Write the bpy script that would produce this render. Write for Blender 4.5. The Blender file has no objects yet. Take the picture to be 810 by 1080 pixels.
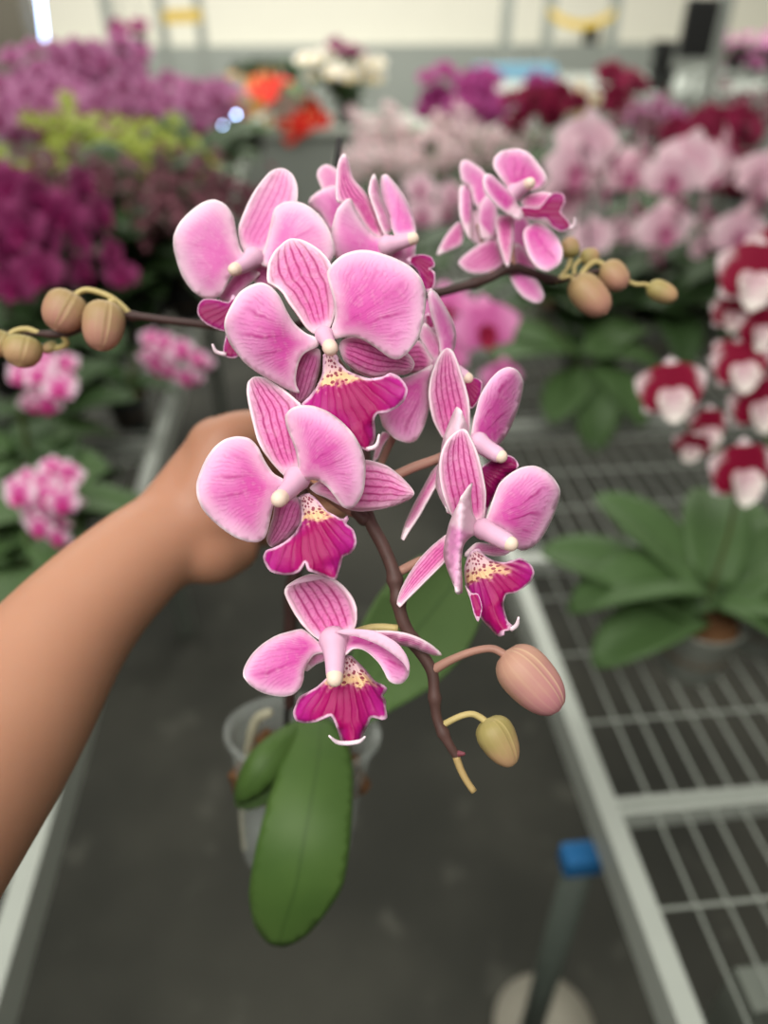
import bpy, bmesh, math, random
import numpy as np
from mathutils import Vector, Matrix
from mathutils.geometry import delaunay_2d_cdt
random.seed(7); rng = np.random.default_rng(7)
SC = bpy.context.scene
COL = SC.collection
PI = math.pi

# ------------------------------------------------------------------ camera
F = 770.0; CX, CY = 405.0, 540.0; CAMZ = 1.45
PITCH = math.radians(35.6); YAW = math.radians(5.67)
cr = Vector((math.cos(YAW), -math.sin(YAW), 0))
cf = Vector((math.sin(YAW)*math.cos(PITCH), math.cos(YAW)*math.cos(PITCH), -math.sin(PITCH)))
cu = cr.cross(cf)
CAM = Vector((0, 0, CAMZ))
cam = bpy.data.cameras.new('camera'); camo = bpy.data.objects.new('camera', cam); COL.objects.link(camo)
camo.matrix_world = Matrix(((cr.x, cu.x, -cf.x, 0), (cr.y, cu.y, -cf.y, 0), (cr.z, cu.z, -cf.z, CAMZ), (0, 0, 0, 1)))
cam.sensor_fit = 'HORIZONTAL'; cam.sensor_width = 36; cam.lens = F*36/810
cam.clip_start = 0.02; cam.clip_end = 100
cam.dof.use_dof = True; cam.dof.focus_distance = 0.264; cam.dof.aperture_fstop = 5.2
SC.camera = camo

def P(px, py, z):                      # point seen at a pixel, at a depth along the view axis
    return CAM + cr*((px-CX)/F*z) + cu*(-(py-CY)/F*z) + cf*z
def ray(px, py): return cr*((px-CX)/F) + cu*(-(py-CY)/F) + cf
def onz(px, py, zz):                   # point on the horizontal plane z = zz
    d = ray(px, py); return CAM + d*((zz-CAMZ)/d.z)
def ony(px, py, yy):                   # point on the vertical plane y = yy
    d = ray(px, py); return CAM + d*(yy/d.y)

# ------------------------------------------------------------------ objects
def lin(c):
    out = []
    for v in c[:3]:
        v = v/255.0
        out.append(v/12.92 if v <= 0.04045 else ((v+0.055)/1.055)**2.4)
    return (*out, 1.0)
def tag(o, label=None, cat=None, group=None, kind=None):
    if label: o['label'] = label
    if cat: o['category'] = cat
    if group: o['group'] = group
    if kind: o['kind'] = kind
    return o
def empty(name, loc, parent=None):
    o = bpy.data.objects.new(name, None); o.empty_display_size = 0.02; COL.objects.link(o)
    o.parent = parent
    o.location = Vector(loc) - (wpos(parent) if parent else Vector((0, 0, 0)))
    return o
def wpos(o):
    p = Vector(o.location)
    while o.parent is not None:
        o = o.parent; p = p + Vector(o.location)
    return p
def mesh_obj(name, verts, faces, mats, parent=None, fm=None, smooth=True, origin=None, attrs=None):
    """verts in world space; origin defaults to the parent's place or the lowest centre"""
    V = np.array([tuple(v) for v in verts], dtype=np.float64)
    if origin is None:
        if parent is not None: org = np.array(wpos(parent))
        else: org = np.array([(V[:, 0].min()+V[:, 0].max())/2, (V[:, 1].min()+V[:, 1].max())/2, V[:, 2].min()])
    else: org = np.array(origin)
    me = bpy.data.meshes.new(name)
    me.from_pydata((V-org).tolist(), [], faces)
    if not isinstance(mats, (list, tuple)): mats = [mats]
    for m in mats: me.materials.append(m)
    if fm is not None: me.polygons.foreach_set('material_index', fm)
    if smooth: me.polygons.foreach_set('use_smooth', [True]*len(me.polygons))
    if attrs:
        for k, a in attrs.items():
            at = me.attributes.new(k, 'FLOAT', 'POINT'); at.data.foreach_set('value', np.asarray(a, dtype=np.float32))
    me.update()
    o = bpy.data.objects.new(name, me); COL.objects.link(o)
    o.parent = parent
    o.location = Vector(org) - (wpos(parent) if parent else Vector((0, 0, 0)))
    return o
class MB:
    def __init__(s): s.v = []; s.f = []; s.m = []; s.a = []
    def add(s, v, f, m=0, a=None):
        b = len(s.v); s.v += [tuple(x) for x in v]; s.f += [[i+b for i in q] for q in f]; s.m += [m]*len(f)
        s.a += list(a) if a is not None else [0.0]*len(v)
        return s
    def box(s, lo, hi, m=0, mat=None):
        (x0, y0, z0), (x1, y1, z1) = lo, hi
        v = [(x0,y0,z0),(x1,y0,z0),(x1,y1,z0),(x0,y1,z0),(x0,y0,z1),(x1,y0,z1),(x1,y1,z1),(x0,y1,z1)]
        if mat is not None: v = [mat @ Vector(q) for q in v]
        return s.add(v, [[0,3,2,1],[4,5,6,7],[0,1,5,4],[1,2,6,5],[2,3,7,6],[3,0,4,7]], m)
    def tube(s, pts, rad, n=10, m=0, cap=True, ell=None, a=None):
        v, f = tube(pts, rad, n, cap, ell); return s.add(v, f, m, a)
    def obj(s, name, mats, parent=None, smooth=True, origin=None, attr=None):
        return mesh_obj(name, s.v, s.f, mats, parent, s.m, smooth, origin, {attr: s.a} if attr else None)
def spline(pts, n):
    """Catmull-Rom through points (any dimension), n samples"""
    A = np.array([tuple(p) for p in pts], dtype=float)
    if len(A) == 2: return [tuple(A[0]+(A[1]-A[0])*t) for t in np.linspace(0, 1, n)]
    A = np.vstack([2*A[0]-A[1], A, 2*A[-1]-A[-2]])
    out = []
    for t in np.linspace(0, len(A)-3-1e-9, n):
        i = int(t); u = t-i; p0, p1, p2, p3 = A[i:i+4]
        out.append(tuple(0.5*((2*p1)+(-p0+p2)*u+(2*p0-5*p1+4*p2-p3)*u*u+(-p0+3*p1-3*p2+p3)*u**3)))
    return out
def tube(pts, rad, n=10, cap=True, ell=None):
    """swept tube; rad a number or one radius per point; ell=(vector, ratio) flattens it along a direction"""
    pts = [Vector(p) for p in pts]; k = len(pts)
    R = [rad]*k if not hasattr(rad, '__len__') else list(rad)
    v, f = [], []
    prev = None
    for i in range(k):
        t = (pts[min(i+1, k-1)]-pts[max(i-1, 0)])
        t = t.normalized() if t.length > 1e-9 else Vector((0, 0, 1))
        if prev is None:
            ref = Vector((0, 0, 1)) if abs(t.z) < 0.9 else Vector((1, 0, 0))
            if ell is not None: ref = ell[0]
            a = (ref - t*ref.dot(t)).normalized()
        else: a = (prev - t*prev.dot(t)).normalized()
        prev = a; b = t.cross(a)
        for j in range(n):
            w = 2*PI*j/n
            v.append(pts[i] + a*(math.cos(w)*R[i]*(ell[1] if ell else 1)) + b*(math.sin(w)*R[i]))
    for i in range(k-1):
        for j in range(n):
            f.append([i*n+j, i*n+(j+1) % n, (i+1)*n+(j+1) % n, (i+1)*n+j])
    if cap:
        for idx, rev in ((0, True), (k-1, False)):
            v.append(pts[idx]); c = len(v)-1
            for j in range(n):
                q = [idx*n+j, idx*n+(j+1) % n, c]
                f.append(q[::-1] if rev else q)
    return v, f
def round_ends(pts, rad, k=5):
    """extra rings that close a tube with half-spheres"""
    pts = [Vector(p) for p in pts]; R = [rad]*len(pts) if not hasattr(rad, '__len__') else list(rad)
    d0 = (pts[0]-pts[1]).normalized(); d1 = (pts[-1]-pts[-2]).normalized()
    a, ra, b, rb = [], [], [], []
    for i in range(1, k+1):
        w = i/k*PI/2*0.98
        a.insert(0, pts[0]+d0*(R[0]*math.sin(w))); ra.insert(0, R[0]*math.cos(w))
        b.append(pts[-1]+d1*(R[-1]*math.sin(w))); rb.append(R[-1]*math.cos(w))
    return a+pts+b, ra+R+rb

# ------------------------------------------------------------------ materials
class NT:
    def __init__(s, name, rough=0.5, spec=0.3):
        s.mat = bpy.data.materials.new(name); s.mat.use_nodes = True
        s.t = s.mat.node_tree; s.n = s.t.nodes; s.l = s.t.links
        s.b = s.n['Principled BSDF']; s.out = s.n['Material Output']
        s.b.inputs['Roughness'].default_value = rough; s.b.inputs['Specular IOR Level'].default_value = spec
    def put(s, sock, v):
        if isinstance(v, bpy.types.NodeSocket): s.l.new(v, sock)
        else: sock.default_value = v
    def math(s, op, a, b=0.0, clamp=False):
        n = s.n.new('ShaderNodeMath'); n.operation = op; n.use_clamp = clamp
        s.put(n.inputs[0], a); s.put(n.inputs[1], b); return n.outputs[0]
    def mix(s, f, a, b, blend='MIX'):
        n = s.n.new('ShaderNodeMix'); n.data_type = 'RGBA'; n.blend_type = blend
        s.put(n.inputs[0], f); s.put(n.inputs[6], a); s.put(n.inputs[7], b); return n.outputs[2]
    def ramp(s, v, lo, hi):             # smooth 0..1 between lo and hi
        n = s.n.new('ShaderNodeMapRange'); n.interpolation_type = 'SMOOTHSTEP'
        s.put(n.inputs[0], v); n.inputs[1].default_value = lo; n.inputs[2].default_value = hi
        return n.outputs[0]
    def attr(s, k):
        n = s.n.new('ShaderNodeAttribute'); n.attribute_name = k; return n.outputs['Fac']
    def coord(s):
        n = s.n.new('ShaderNodeTexCoord'); return n.outputs['Object']
    def noise(s, scale, detail=2, vec=None):
        n = s.n.new('ShaderNodeTexNoise'); n.inputs['Scale'].default_value = scale; n.inputs['Detail'].default_value = detail
        s.l.new(vec if vec is not None else s.coord(), n.inputs['Vector']); return n.outputs['Fac']
    def comb(s, x, y, z=0.0):
        n = s.n.new('ShaderNodeCombineXYZ'); s.put(n.inputs[0], x); s.put(n.inputs[1], y); s.put(n.inputs[2], z); return n.outputs[0]
    def color(s, c): s.put(s.b.inputs['Base Color'], c); s._c = c
    def bump(s, h, strength=0.2, dist=0.001):
        n = s.n.new('ShaderNodeBump'); n.inputs['Strength'].default_value = strength; n.inputs['Distance'].default_value = dist
        s.l.new(h, n.inputs['Height']); s.l.new(n.outputs[0], s.b.inputs['Normal'])
    def thin(s, amount):                # lets light through a thin petal or leaf
        tr = s.n.new('ShaderNodeBsdfTranslucent'); s.put(tr.inputs[0], s._c)
        mx = s.n.new('ShaderNodeMixShader'); mx.inputs[0].default_value = amount
        s.l.new(s.b.outputs[0], mx.inputs[1]); s.l.new(tr.outputs[0], mx.inputs[2]); s.l.new(mx.outputs[0], s.out.inputs[0])
def plain(name, c, rough=0.5, spec=0.3, var=0.12, scale=40, thin=0, metal=0):
    m = NT(name, rough, spec)
    a = lin(c); d = tuple(x*(1-var*2) for x in a[:3])+(1,)
    m.color(m.mix(m.noise(scale, 3), a, d)); m.b.inputs['Metallic'].default_value = metal
    if thin: m.thin(thin)
    return m.mat
def petal_mat(name, deep, pale, rim, vein, kind, veins=1.0, heart=(250, 228, 236)):
    m = NT(name, 0.5, 0.22)
    ax, lat, fan, ed = m.attr('ax'), m.attr('lat'), m.attr('fan'), m.attr('ed')
    n1 = m.noise(90, 3); n2 = m.noise(420, 2)
    alat = m.math('ABSOLUTE', lat)
    t = m.math('ADD', m.math('MULTIPLY', ax, 0.62), m.math('MULTIPLY', alat, 0.42))
    t = m.math('ADD', t, m.math('MULTIPLY', m.math('SUBTRACT', n1, 0.5), 0.5))
    c = m.mix(m.ramp(t, 0.2, 0.9), lin(deep), lin(pale))
    if kind == 'fan':
        u = m.math('ADD', m.math('MULTIPLY', fan, 21), m.math('MULTIPLY', n1, 5.5))
        s1 = m.math('POWER', m.math('MAXIMUM', m.math('SINE', u), 0.0), 5.0)
        s1 = m.math('MULTIPLY', m.math('MULTIPLY', s1, m.ramp(ed, 4.0, 32.0)), m.ramp(n1, 0.25, 0.6))
        u2 = m.math('ADD', m.math('MULTIPLY', fan, 52), m.math('ADD', m.math('MULTIPLY', n1, 13.0), m.math('MULTIPLY', n2, 2.0)))
        s2 = m.math('POWER', m.math('ABSOLUTE', m.math('SINE', u2)), 4.0)
        s2 = m.math('MULTIPLY', m.math('MULTIPLY', s2, m.ramp(ed, 1.0, 14.0)), m.math('MULTIPLY', m.ramp(n2, 0.3, 0.65), 0.38))
        s = m.math('MULTIPLY', m.math('MAXIMUM', m.math('MULTIPLY', s1, 0.85), s2), m.math('MULTIPLY', m.ramp(ax, 0.03, 0.2), veins))
    else:
        inner = m.ramp(m.math('SUBTRACT', 1.0, alat), 0.0, 0.16)
        u = m.math('ADD', m.math('MULTIPLY', lat, 11.0), m.math('MULTIPLY', m.math('SUBTRACT', n1, 0.5), 2.4))
        s1 = m.math('POWER', m.math('ABSOLUTE', m.math('COSINE', u)), 7.0)
        s = m.math('MULTIPLY', s1, m.math('MULTIPLY', m.math('MULTIPLY', inner, m.ramp(ed, 1.0, 5.0)), 0.9*veins))
        w = m.math('ADD', m.math('MULTIPLY', ax, 30), m.math('ADD', m.math('MULTIPLY', n2, 9.0), m.math('MULTIPLY', alat, 7.0)))
        s2 = m.math('MULTIPLY', m.math('POWER', m.math('ABSOLUTE', m.math('SINE', w)), 8.0), 0.32*veins)
        s = m.math('MAXIMUM', s, m.math('MULTIPLY', s2, m.ramp(ed, 1.0, 6.0)))
        s = m.math('MULTIPLY', s, m.ramp(ax, 0.04, 0.22))
    c = m.mix(s, c, lin(vein))
    c = m.mix(m.math('MULTIPLY', m.ramp(n2, 0.45, 0.75), 0.12), c, lin(rim))
    e = m.math('ADD', ed, m.math('MULTIPLY', m.math('SUBTRACT', n1, 0.5), 9.0))
    c = m.mix(m.math('MULTIPLY', m.math('SUBTRACT', 1.0, m.ramp(e, -1.0, 18.0)), 0.55), c, lin(rim))
    c = m.mix(m.math('MULTIPLY', m.math('SUBTRACT', 1.0, m.ramp(ed, 0.8, 3.2)), 0.8), c, lin((252, 238, 242)))
    c = m.mix(m.math('MULTIPLY', m.math('SUBTRACT', 1.0, m.ramp(ax, 0.0, 0.16)), 0.75), c, lin(heart))
    m.color(c); m.bump(m.math('ADD', s, n2), 0.25, 0.0006); m.thin(0.22)
    return m.mat
def lip_mat(name, throat=1.0, c0=(158, 4, 90), c1=(176, 28, 132)):
    m = NT(name, 0.45, 0.25)
    ax, lat, fan, ed = m.attr('ax'), m.attr('lat'), m.attr('fan'), m.attr('ed')
    n1 = m.noise(80, 2); n2 = m.noise(300, 2)
    c = m.mix(m.ramp(m.math('ADD', m.math('ABSOLUTE', lat), m.math('MULTIPLY', n1, 0.6)), 0.5, 1.35), lin(c0), lin(c1))
    u = m.math('ADD', m.math('MULTIPLY', fan, 24), m.math('MULTIPLY', n1, 4))
    st = m.math('POWER', m.math('ABSOLUTE', m.math('SINE', u)), 8.0)
    c = m.mix(m.math('MULTIPLY', st, 0.3), c, lin((128, 0, 66)))
    z2 = m.math('SUBTRACT', 1.0, m.ramp(m.math('ADD', ax, m.math('MULTIPLY', m.math('SUBTRACT', n2, 0.5), 0.3)), 0.28*throat, 0.44*throat))
    ws = m.math('POWER', m.math('ABSOLUTE', m.math('COSINE', u)), 4.0)
    c = m.mix(m.math('MULTIPLY', m.math('MULTIPLY', z2, ws), 0.5), c, lin((232, 150, 184)))
    vor = m.n.new('ShaderNodeTexVoronoi'); vor.inputs['Scale'].default_value = 1.0
    m.l.new(m.comb(m.math('MULTIPLY', fan, 6.5), m.math('MULTIPLY', ax, 24.0), m.math('MULTIPLY', n2, 0.6)), vor.inputs['Vector'])
    sp = m.math('SUBTRACT', 1.0, m.ramp(vor.outputs['Distance'], 0.36, 0.46))
    cream = m.mix(m.ramp(ax, 0.16*throat, 0.28*throat), lin((238, 200, 206)), lin((240, 200, 152)))
    th = m.mix(m.math('MULTIPLY', sp, 0.9), cream, lin((140, 26, 66)))
    zt = m.math('SUBTRACT', 1.0, m.ramp(m.math('ADD', ax, m.math('MULTIPLY', m.math('SUBTRACT', n2, 0.5), 0.22)), 0.30*throat, 0.38*throat))
    zt = m.math('MULTIPLY', zt, m.math('SUBTRACT', 1.0, m.ramp(m.math('ABSOLUTE', fan), 0.5, 0.8)))
    c = m.mix(zt, c, th)
    e = m.math('ADD', ed, m.math('MULTIPLY', m.math('SUBTRACT', n2, 0.5), 3.0))
    c = m.mix(m.math('MULTIPLY', m.math('SUBTRACT', 1.0, m.ramp(e, 0.6, 3.2)), 0.8), c, lin((246, 206, 232)))
    m.color(c); m.bump(m.math('ADD', st, n2), 0.3, 0.0008); m.thin(0.15)
    return m.mat
def leaf_mat(name, a, b, thin=0.06):
    m = NT(name, 0.55, 0.28)
    lat, n1 = m.attr('lat'), m.noise(25, 3)
    c = m.mix(n1, lin(a), lin(b))
    c = m.mix(m.math('MULTIPLY', m.math('SUBTRACT', 1.0, m.ramp(m.math('ABSOLUTE', lat), 0.0, 0.07)), 0.45), c, tuple(x*0.55 for x in lin(b)[:3])+(1,))
    u = m.math('SINE', m.math('MULTIPLY', lat, 60))
    m.color(m.mix(m.math('MULTIPLY', m.ramp(u, 0.2, 1.0), 0.12), c, tuple(x*1.5 for x in lin(a)[:3])+(1,)))
    m.thin(thin); return m.mat
def bud_mat(name, body, seam, tip):
    m = NT(name, 0.5, 0.3)
    s, ax = m.attr('seam'), m.attr('ax')
    n1 = m.noise(160, 3)
    c = m.mix(m.ramp(m.math('ADD', ax, m.math('MULTIPLY', m.math('SUBTRACT', n1, 0.5), 0.6)), 0.1, 0.95), lin(tip), lin(body))
    c = m.mix(m.math('MULTIPLY', m.ramp(s, 0.88, 1.0), 0.7), c, lin(seam))
    st = m.attr('fan')
    c = m.mix(m.math('MULTIPLY', m.ramp(m.math('SINE', m.math('MULTIPLY', st, 17)), 0.3, 1.0), 0.10), c, lin(seam))
    m.color(c); m.thin(0.08); return m.mat
M = {}
M['petal'] = petal_mat('orchid_petal', (208, 80, 164), (234, 162, 210), (246, 220, 232), (176, 34, 126), 'fan')
M['sepal'] = petal_mat('orchid_sepal', (218, 106, 172), (234, 154, 202), (250, 228, 236), (166, 24, 106), 'lat', 1.0)
M['petal_soft'] = petal_mat('orchid_petal_soft', (218, 112, 182), (232, 176, 212), (248, 230, 236), (196, 72, 150), 'fan', 0.55)
M['sepal_soft'] = petal_mat('orchid_sepal_soft', (220, 124, 184), (234, 176, 210), (248, 230, 236), (190, 70, 140), 'lat', 0.6)
M['petal_pale'] = petal_mat('orchid_petal_pale', (228, 150, 202), (240, 190, 220), (250, 232, 238), (206, 110, 170), 'fan', 0.5)
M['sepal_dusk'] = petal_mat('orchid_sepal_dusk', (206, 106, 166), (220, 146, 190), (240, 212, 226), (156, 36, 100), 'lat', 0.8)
M['lip'] = lip_mat('orchid_lip'); M['lip_back'] = lip_mat('orchid_lip_outer', 0.2, (132, 4, 78), (146, 16, 106))
M['column'] = plain('column_pink', (234, 188, 214), 0.4, 0.3, 0.1, 120, 0.1)
M['cap'] = plain('column_cap', (244, 220, 200), 0.4, 0.3, 0.06, 150, 0.1)
M['white_tip'] = plain('lip_tendril', (248, 226, 236), 0.4, 0.3, 0.05, 100)
M['fold'] = plain('petal_fold', (242, 198, 222), 0.5, 0.2, 0.08, 100, 0.15)
M['stem'] = plain('spike_brown', (92, 66, 60), 0.55, 0.3, 0.3, 160)
M['stem_dark'] = plain('spike_dark', (70, 48, 44), 0.55, 0.3, 0.25, 160)
M['stem_tan'] = plain('spike_tan', (176, 150, 100), 0.55, 0.3, 0.15, 160)
M['pedicel'] = plain('pedicel', (166, 124, 108), 0.5, 0.3, 0.15, 120)
M['pedicel_pale'] = plain('pedicel_pale', (188, 170, 112), 0.5, 0.3, 0.12, 120)
M['bud_pink'] = bud_mat('bud_pink', (176, 118, 122), (206, 180, 146), (180, 138, 118))
M['bud_tan'] = bud_mat('bud_tan', (172, 124, 108), (186, 164, 120), (158, 134, 92))
M['bud_green'] = bud_mat('bud_green', (176, 140, 106), (176, 158, 106), (150, 138, 84))
M['leaf'] = leaf_mat('orchid_leaf', (78, 104, 48), (52, 80, 32))
M['leaf_back'] = leaf_mat('orchid_leaf_under', (94, 122, 70), (80, 106, 60))
M['stake'] = plain('stake_black', (34, 32, 30), 0.4, 0.4, 0.2, 60)
M['bark'] = plain('bark_chips', (128, 92, 62), 0.9, 0.1, 0.4, 120)
M['root'] = plain('aerial_root', (196, 192, 164), 0.7, 0.2, 0.2, 150)

# ------------------------------------------------------------------ traced petals
def T(x0, y0, s):
    def f(txt):
        out = []
        for w in txt.split():
            a, b = w.split(','); out.append((x0+float(a)/s, y0+float(b)/s))
        return out
    return f
zA, zB, zC, zD = T(230, 240, 5.4), T(330, 250, 5.4), T(200, 390, 5.4), T(270, 420, 4.765)
zE, zF, zG, zH = T(250, 600, 5.4), T(320, 620, 5.4), T(410, 440, 5.4), T(460, 480, 5.4)
zI, zJ, zK, zL = T(170, 170, 4.907), T(310, 140, 5.4), T(400, 300, 5.0625), T(450, 140, 5.0625)
zM, zN, zO, zQ = T(0, 290, 5.4), T(440, 660, 4.765), T(560, 230, 5.0625), T(370, 480, 4.5)
zP, z8 = T(0, 0, 1), T(220, 620, 2.7)

def closed_spline(pts, step=3.0):
    A = np.array(pts); n = len(A); out = []
    for i in range(n):
        p0, p1, p2, p3 = A[i-1], A[i], A[(i+1) % n], A[(i+2) % n]
        k = max(1, int(round(np.linalg.norm(p2-p1)/step)))
        # centripetal-like damping keeps sharp corners from overshooting
        for j in range(k):
            u = j/k
            q = 0.5*((2*p1)+(-p0+p2)*u+(2*p0-5*p1+4*p2-p3)*u*u+(-p0+3*p1-3*p2+p3)*u**3)
            out.append(0.8*q+0.2*(p1+(p2-p1)*u))
    return np.array(out)
def inside(pts, poly):
    x, y = pts[:, 0], pts[:, 1]; r = np.zeros(len(pts), bool); n = len(poly); j = n-1
    for i in range(n):
        xi, yi = poly[i]; xj, yj = poly[j]
        c = ((yi > y) != (yj > y)) & (x < (xj-xi)*(y-yi)/((yj-yi) or 1e-9)+xi)
        r ^= c; j = i
    return r
def polydist(p, poly):
    a = poly; b = np.roll(poly, -1, axis=0); d = b-a; L = (d**2).sum(1)+1e-9
    w = p[:, None, :]-a[None]; t = np.clip((w*d[None]).sum(2)/L, 0, 1)
    return np.sqrt(((w-t[..., None]*d[None])**2).sum(2)).min(1)
def sheet(outline, base, zb, zt, cup=0.0, tilt=0.0, bend=0.0, ripple=0.0006, tip=None, step=5.0, fn=None, ruffle=0.0):
    """A curved sheet through a petal's outline: returns world verts, faces, attributes.
    zb, zt: depth at base and tip; cup: edges pushed away (+) or forward (-); tilt: depth gained from one side
    to the other; bend: belly of the long axis."""
    poly = closed_spline(outline); b = np.array(base)
    if tip is None:
        cen = poly.mean(0); d = cen-b; d /= np.linalg.norm(d)
        tip = poly[np.argmax(((poly-b)*d).sum(1))]
    tip = np.array(tip); a = tip-b; L = np.linalg.norm(a); a /= L; n = np.array([-a[1], a[0]])
    lo, hi = poly.min(0), poly.max(0)
    gx, gy = np.meshgrid(np.arange(lo[0], hi[0], step), np.arange(lo[1], hi[1], step*0.87))
    gx = gx + (np.arange(gx.shape[0]) % 2)[:, None]*step*0.5
    g = np.column_stack([gx.ravel(), gy.ravel()]); g = g[inside(g, poly)]
    if len(g): g = g[polydist(g, poly) > step*0.55]
    allp = np.vstack([poly, g]) if len(g) else poly
    r = delaunay_2d_cdt([Vector(p) for p in allp], [], [list(range(len(poly)))], 1, 1e-4)
    V = np.array([(p.x, p.y) for p in r[0]]); faces = [list(f) for f in r[2]]
    rel = V-b; ax = (rel@a)/L; d = rel@n
    pax = ((poly-b)@a)/L; pd = (poly-b)@n
    grid = np.linspace(min(0, pax.min()), max(1, pax.max()), 24)
    wp = np.full(24, 2.0); wn = np.full(24, -2.0)
    h = (grid[1]-grid[0])*1.1
    for i, gv in enumerate(grid):
        q = np.abs(pax-gv) < h
        if q.any():
            wp[i] = pd[q].max(); wn[i] = pd[q].min()
            if wp[i]-wn[i] < 4: mid = (wp[i]+wn[i])/2; wp[i] = mid+2; wn[i] = mid-2
    e1, e0 = np.interp(ax, grid, wp), np.interp(ax, grid, wn)
    lat = 2*(d-e0)/(e1-e0)-1
    lat = np.clip(lat, -1, 1); fan = np.arctan2(d, np.maximum(rel@a, 0)+6.0)
    ed = polydist(V, poly); W = max(abs(wp).max(), abs(wn).max())
    axc = np.clip(ax, -0.1, 1.1)
    if fn is not None: z = fn(V, ax, lat)
    else:
        z = zb+(zt-zb)*axc+bend*4*axc*(1-axc)+cup*lat**2*np.clip(axc*3, 0, 1)+tilt*d/W
        ph = rng.uniform(0, 6)
        z = z+ripple*np.sin(V[:, 0]*0.09+ph)*np.cos(V[:, 1]*0.075+ph*2)
        if ruffle: z = z+ruffle*np.exp(-ed/9.0)*np.sin(fan*16+ph)
    W3 = [P(p[0], p[1], zz) for p, zz in zip(V, z)]
    f0 = []
    for f in faces:
        q = W3[f[0]]; nrm = (W3[f[1]]-q).cross(W3[f[2]]-q)
        s2 = np.cross(V[f[1]]-V[f[0]], V[f[2]]-V[f[0]])
        f0.append(f if s2 < 0 else f[::-1])          # image y runs down: faces look at the viewer's side
    return W3, f0, {'ax': ax, 'lat': lat, 'fan': fan, 'ed': ed*min(3.0, max(.85, 48/max(5.0, (wp-wn).max()/2)))}
def sheet_obj(name, parent, mat, pieces, thick=0.0007, extra=None):
    """pieces: list of kwargs for sheet(); extra: list of (tube verts, faces) with slot 1"""
    v, f, fm, at = [], [], [], {k: [] for k in ('ax', 'lat', 'fan', 'ed')}
    for kw in pieces:
        kw = dict(kw); mi = kw.pop('mi', 0); a, b, c = sheet(**kw); n = len(v)
        v += a; f += [[i+n for i in q] for q in b]; fm += [mi]*len(b)
        for k in at: at[k] += list(c[k])
    for (a, b) in extra or []:
        n = len(v); v += a; f += [[i+n for i in q] for q in b]; fm += [1]*len(b)
        for k in at: at[k] += [0.5]*len(a)
    mats = [mat] + ([M['white_tip']] if extra else [M['fold']] if max(fm) else [])
    o = mesh_obj(name, v, f, mats, parent, fm, True, None, at)
    s = o.modifiers.new('thickness', 'SOLIDIFY'); s.thickness = thick; s.offset = -1.0
    return o
def S(o, b, zb, zt, **k): return dict(outline=o, base=b[0], zb=zb, zt=zt, **k)
def px_tube(pts, rad, n=8, k=10):
    q = spline(pts, k); P3 = [P(*w) for w in q]
    R = rad if not hasattr(rad, '__len__') else [r[0] for r in spline([(r,) for r in rad], k)]
    return P3, R
def hook(pts, r=0.0009):
    p, R = px_tube(pts, [r, r*0.9, r*0.4], 8, 8); return tube(p, R, 6)

# ------------------------------------------------------------------ the held orchid
POTC = (320, 768, 0.452)                                      # rim centre
TOPC = (358, 147, 0.385)
rim_c = P(*POTC); stk_top = P(*TOPC)
axis = (stk_top-rim_c).normalized()
root = empty('potted_orchid', rim_c-axis*0.085)
tag(root, 'pink and magenta striped orchid in a clear pot, held by the hand above the aisle', 'orchid')

def flower(c):
    return empty('flower', P(*c), root)
def column(fl, pts, rad, capr, n=14):
    """pts: (px,py,z) from the heart to the tip; the last ring pair is the cream anther cap"""
    p, R = px_tube(pts, rad, n, 10)
    R = [r*(1+0.4*math.exp(-i/2.2)) for i, r in enumerate(R)]
    p2, R2 = round_ends(p, R, 4)
    mb = MB(); mb.tube(p2, R2, n, 0)
    h0 = p[0]+cf*0.0015
    q, Rq = round_ends([h0-cf*.0001, h0+cf*.0001], .0036, 6); mb.tube(q, Rq, n, 0)
    d = (p[-1]-p[-2]).normalized(); c0 = p[-1]+d*capr*0.45
    q, Rq = round_ends([c0-d*capr*.2, c0+d*capr*.2], [capr*.9, capr*.86], 7)
    mb.tube(q, Rq, n, 1)
    return mb.obj('column', [M['column'], M['cap']], fl)
def petal(fl, *a, m='petal', **k): return sheet_obj('petal', fl, M[m], [S(*a, **k)])
def sepal(fl, *a, m='sepal', **k): return sheet_obj('sepal', fl, M[m], [S(*a, **k)])
def lip(fl, pieces, hooks=(), m='lip'): return sheet_obj('lip', fl, M[m], pieces, 0.0008, [hook(h) for h in hooks] or None)
def stalk(fl, pts, rad=0.0017, m='pedicel'):
    p, R = px_tube(pts, rad, 8, 14); mb = MB(); mb.tube(p, R, 8); return mb.obj('pedicel', M[m], fl)

# F1 - the large upper bloom
f = flower((343, 356, 0.272))
sepal(f, zA('590,600 545,603 500,565 450,490 400,420 370,370 330,335 285,310 280,270 290,200 320,140 370,85 410,62 460,65 520,90 580,130 625,180 655,240 670,320 672,430 655,520 630,580'), zA('592,606'), .274, .279, cup=-.004, tip=zA('420,64')[0])
petal(f, zA('560,628 500,600 440,550 395,480 350,390 300,335 245,312 180,330 120,370 75,440 42,510 35,570 60,650 100,710 150,770 220,825 300,870 370,910 430,938 465,942 447,900 443,850 460,770 490,720 540,690 572,675'), zA('580,645'), .270, .262, cup=.004, bend=-.003, tilt=-.003)
petal(f, zB('105,520 125,450 115,350 90,260 80,200 110,150 170,100 250,75 320,75 400,95 480,125 560,170 620,240 645,320 640,420 620,520 590,600 540,660 490,697 440,690 390,655 340,620 290,590 240,570 190,570 150,575 115,580'), zB('105,560'), .270, .263, cup=.005, bend=-.004, tilt=-.002)
sepal(f, zA('585,720 580,800 560,880 530,960 480,1003 430,985 400,900 420,800 460,720 520,690 570,690'), zA('570,700'), .273, .279, m='sepal_dusk', cup=.002)
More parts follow.
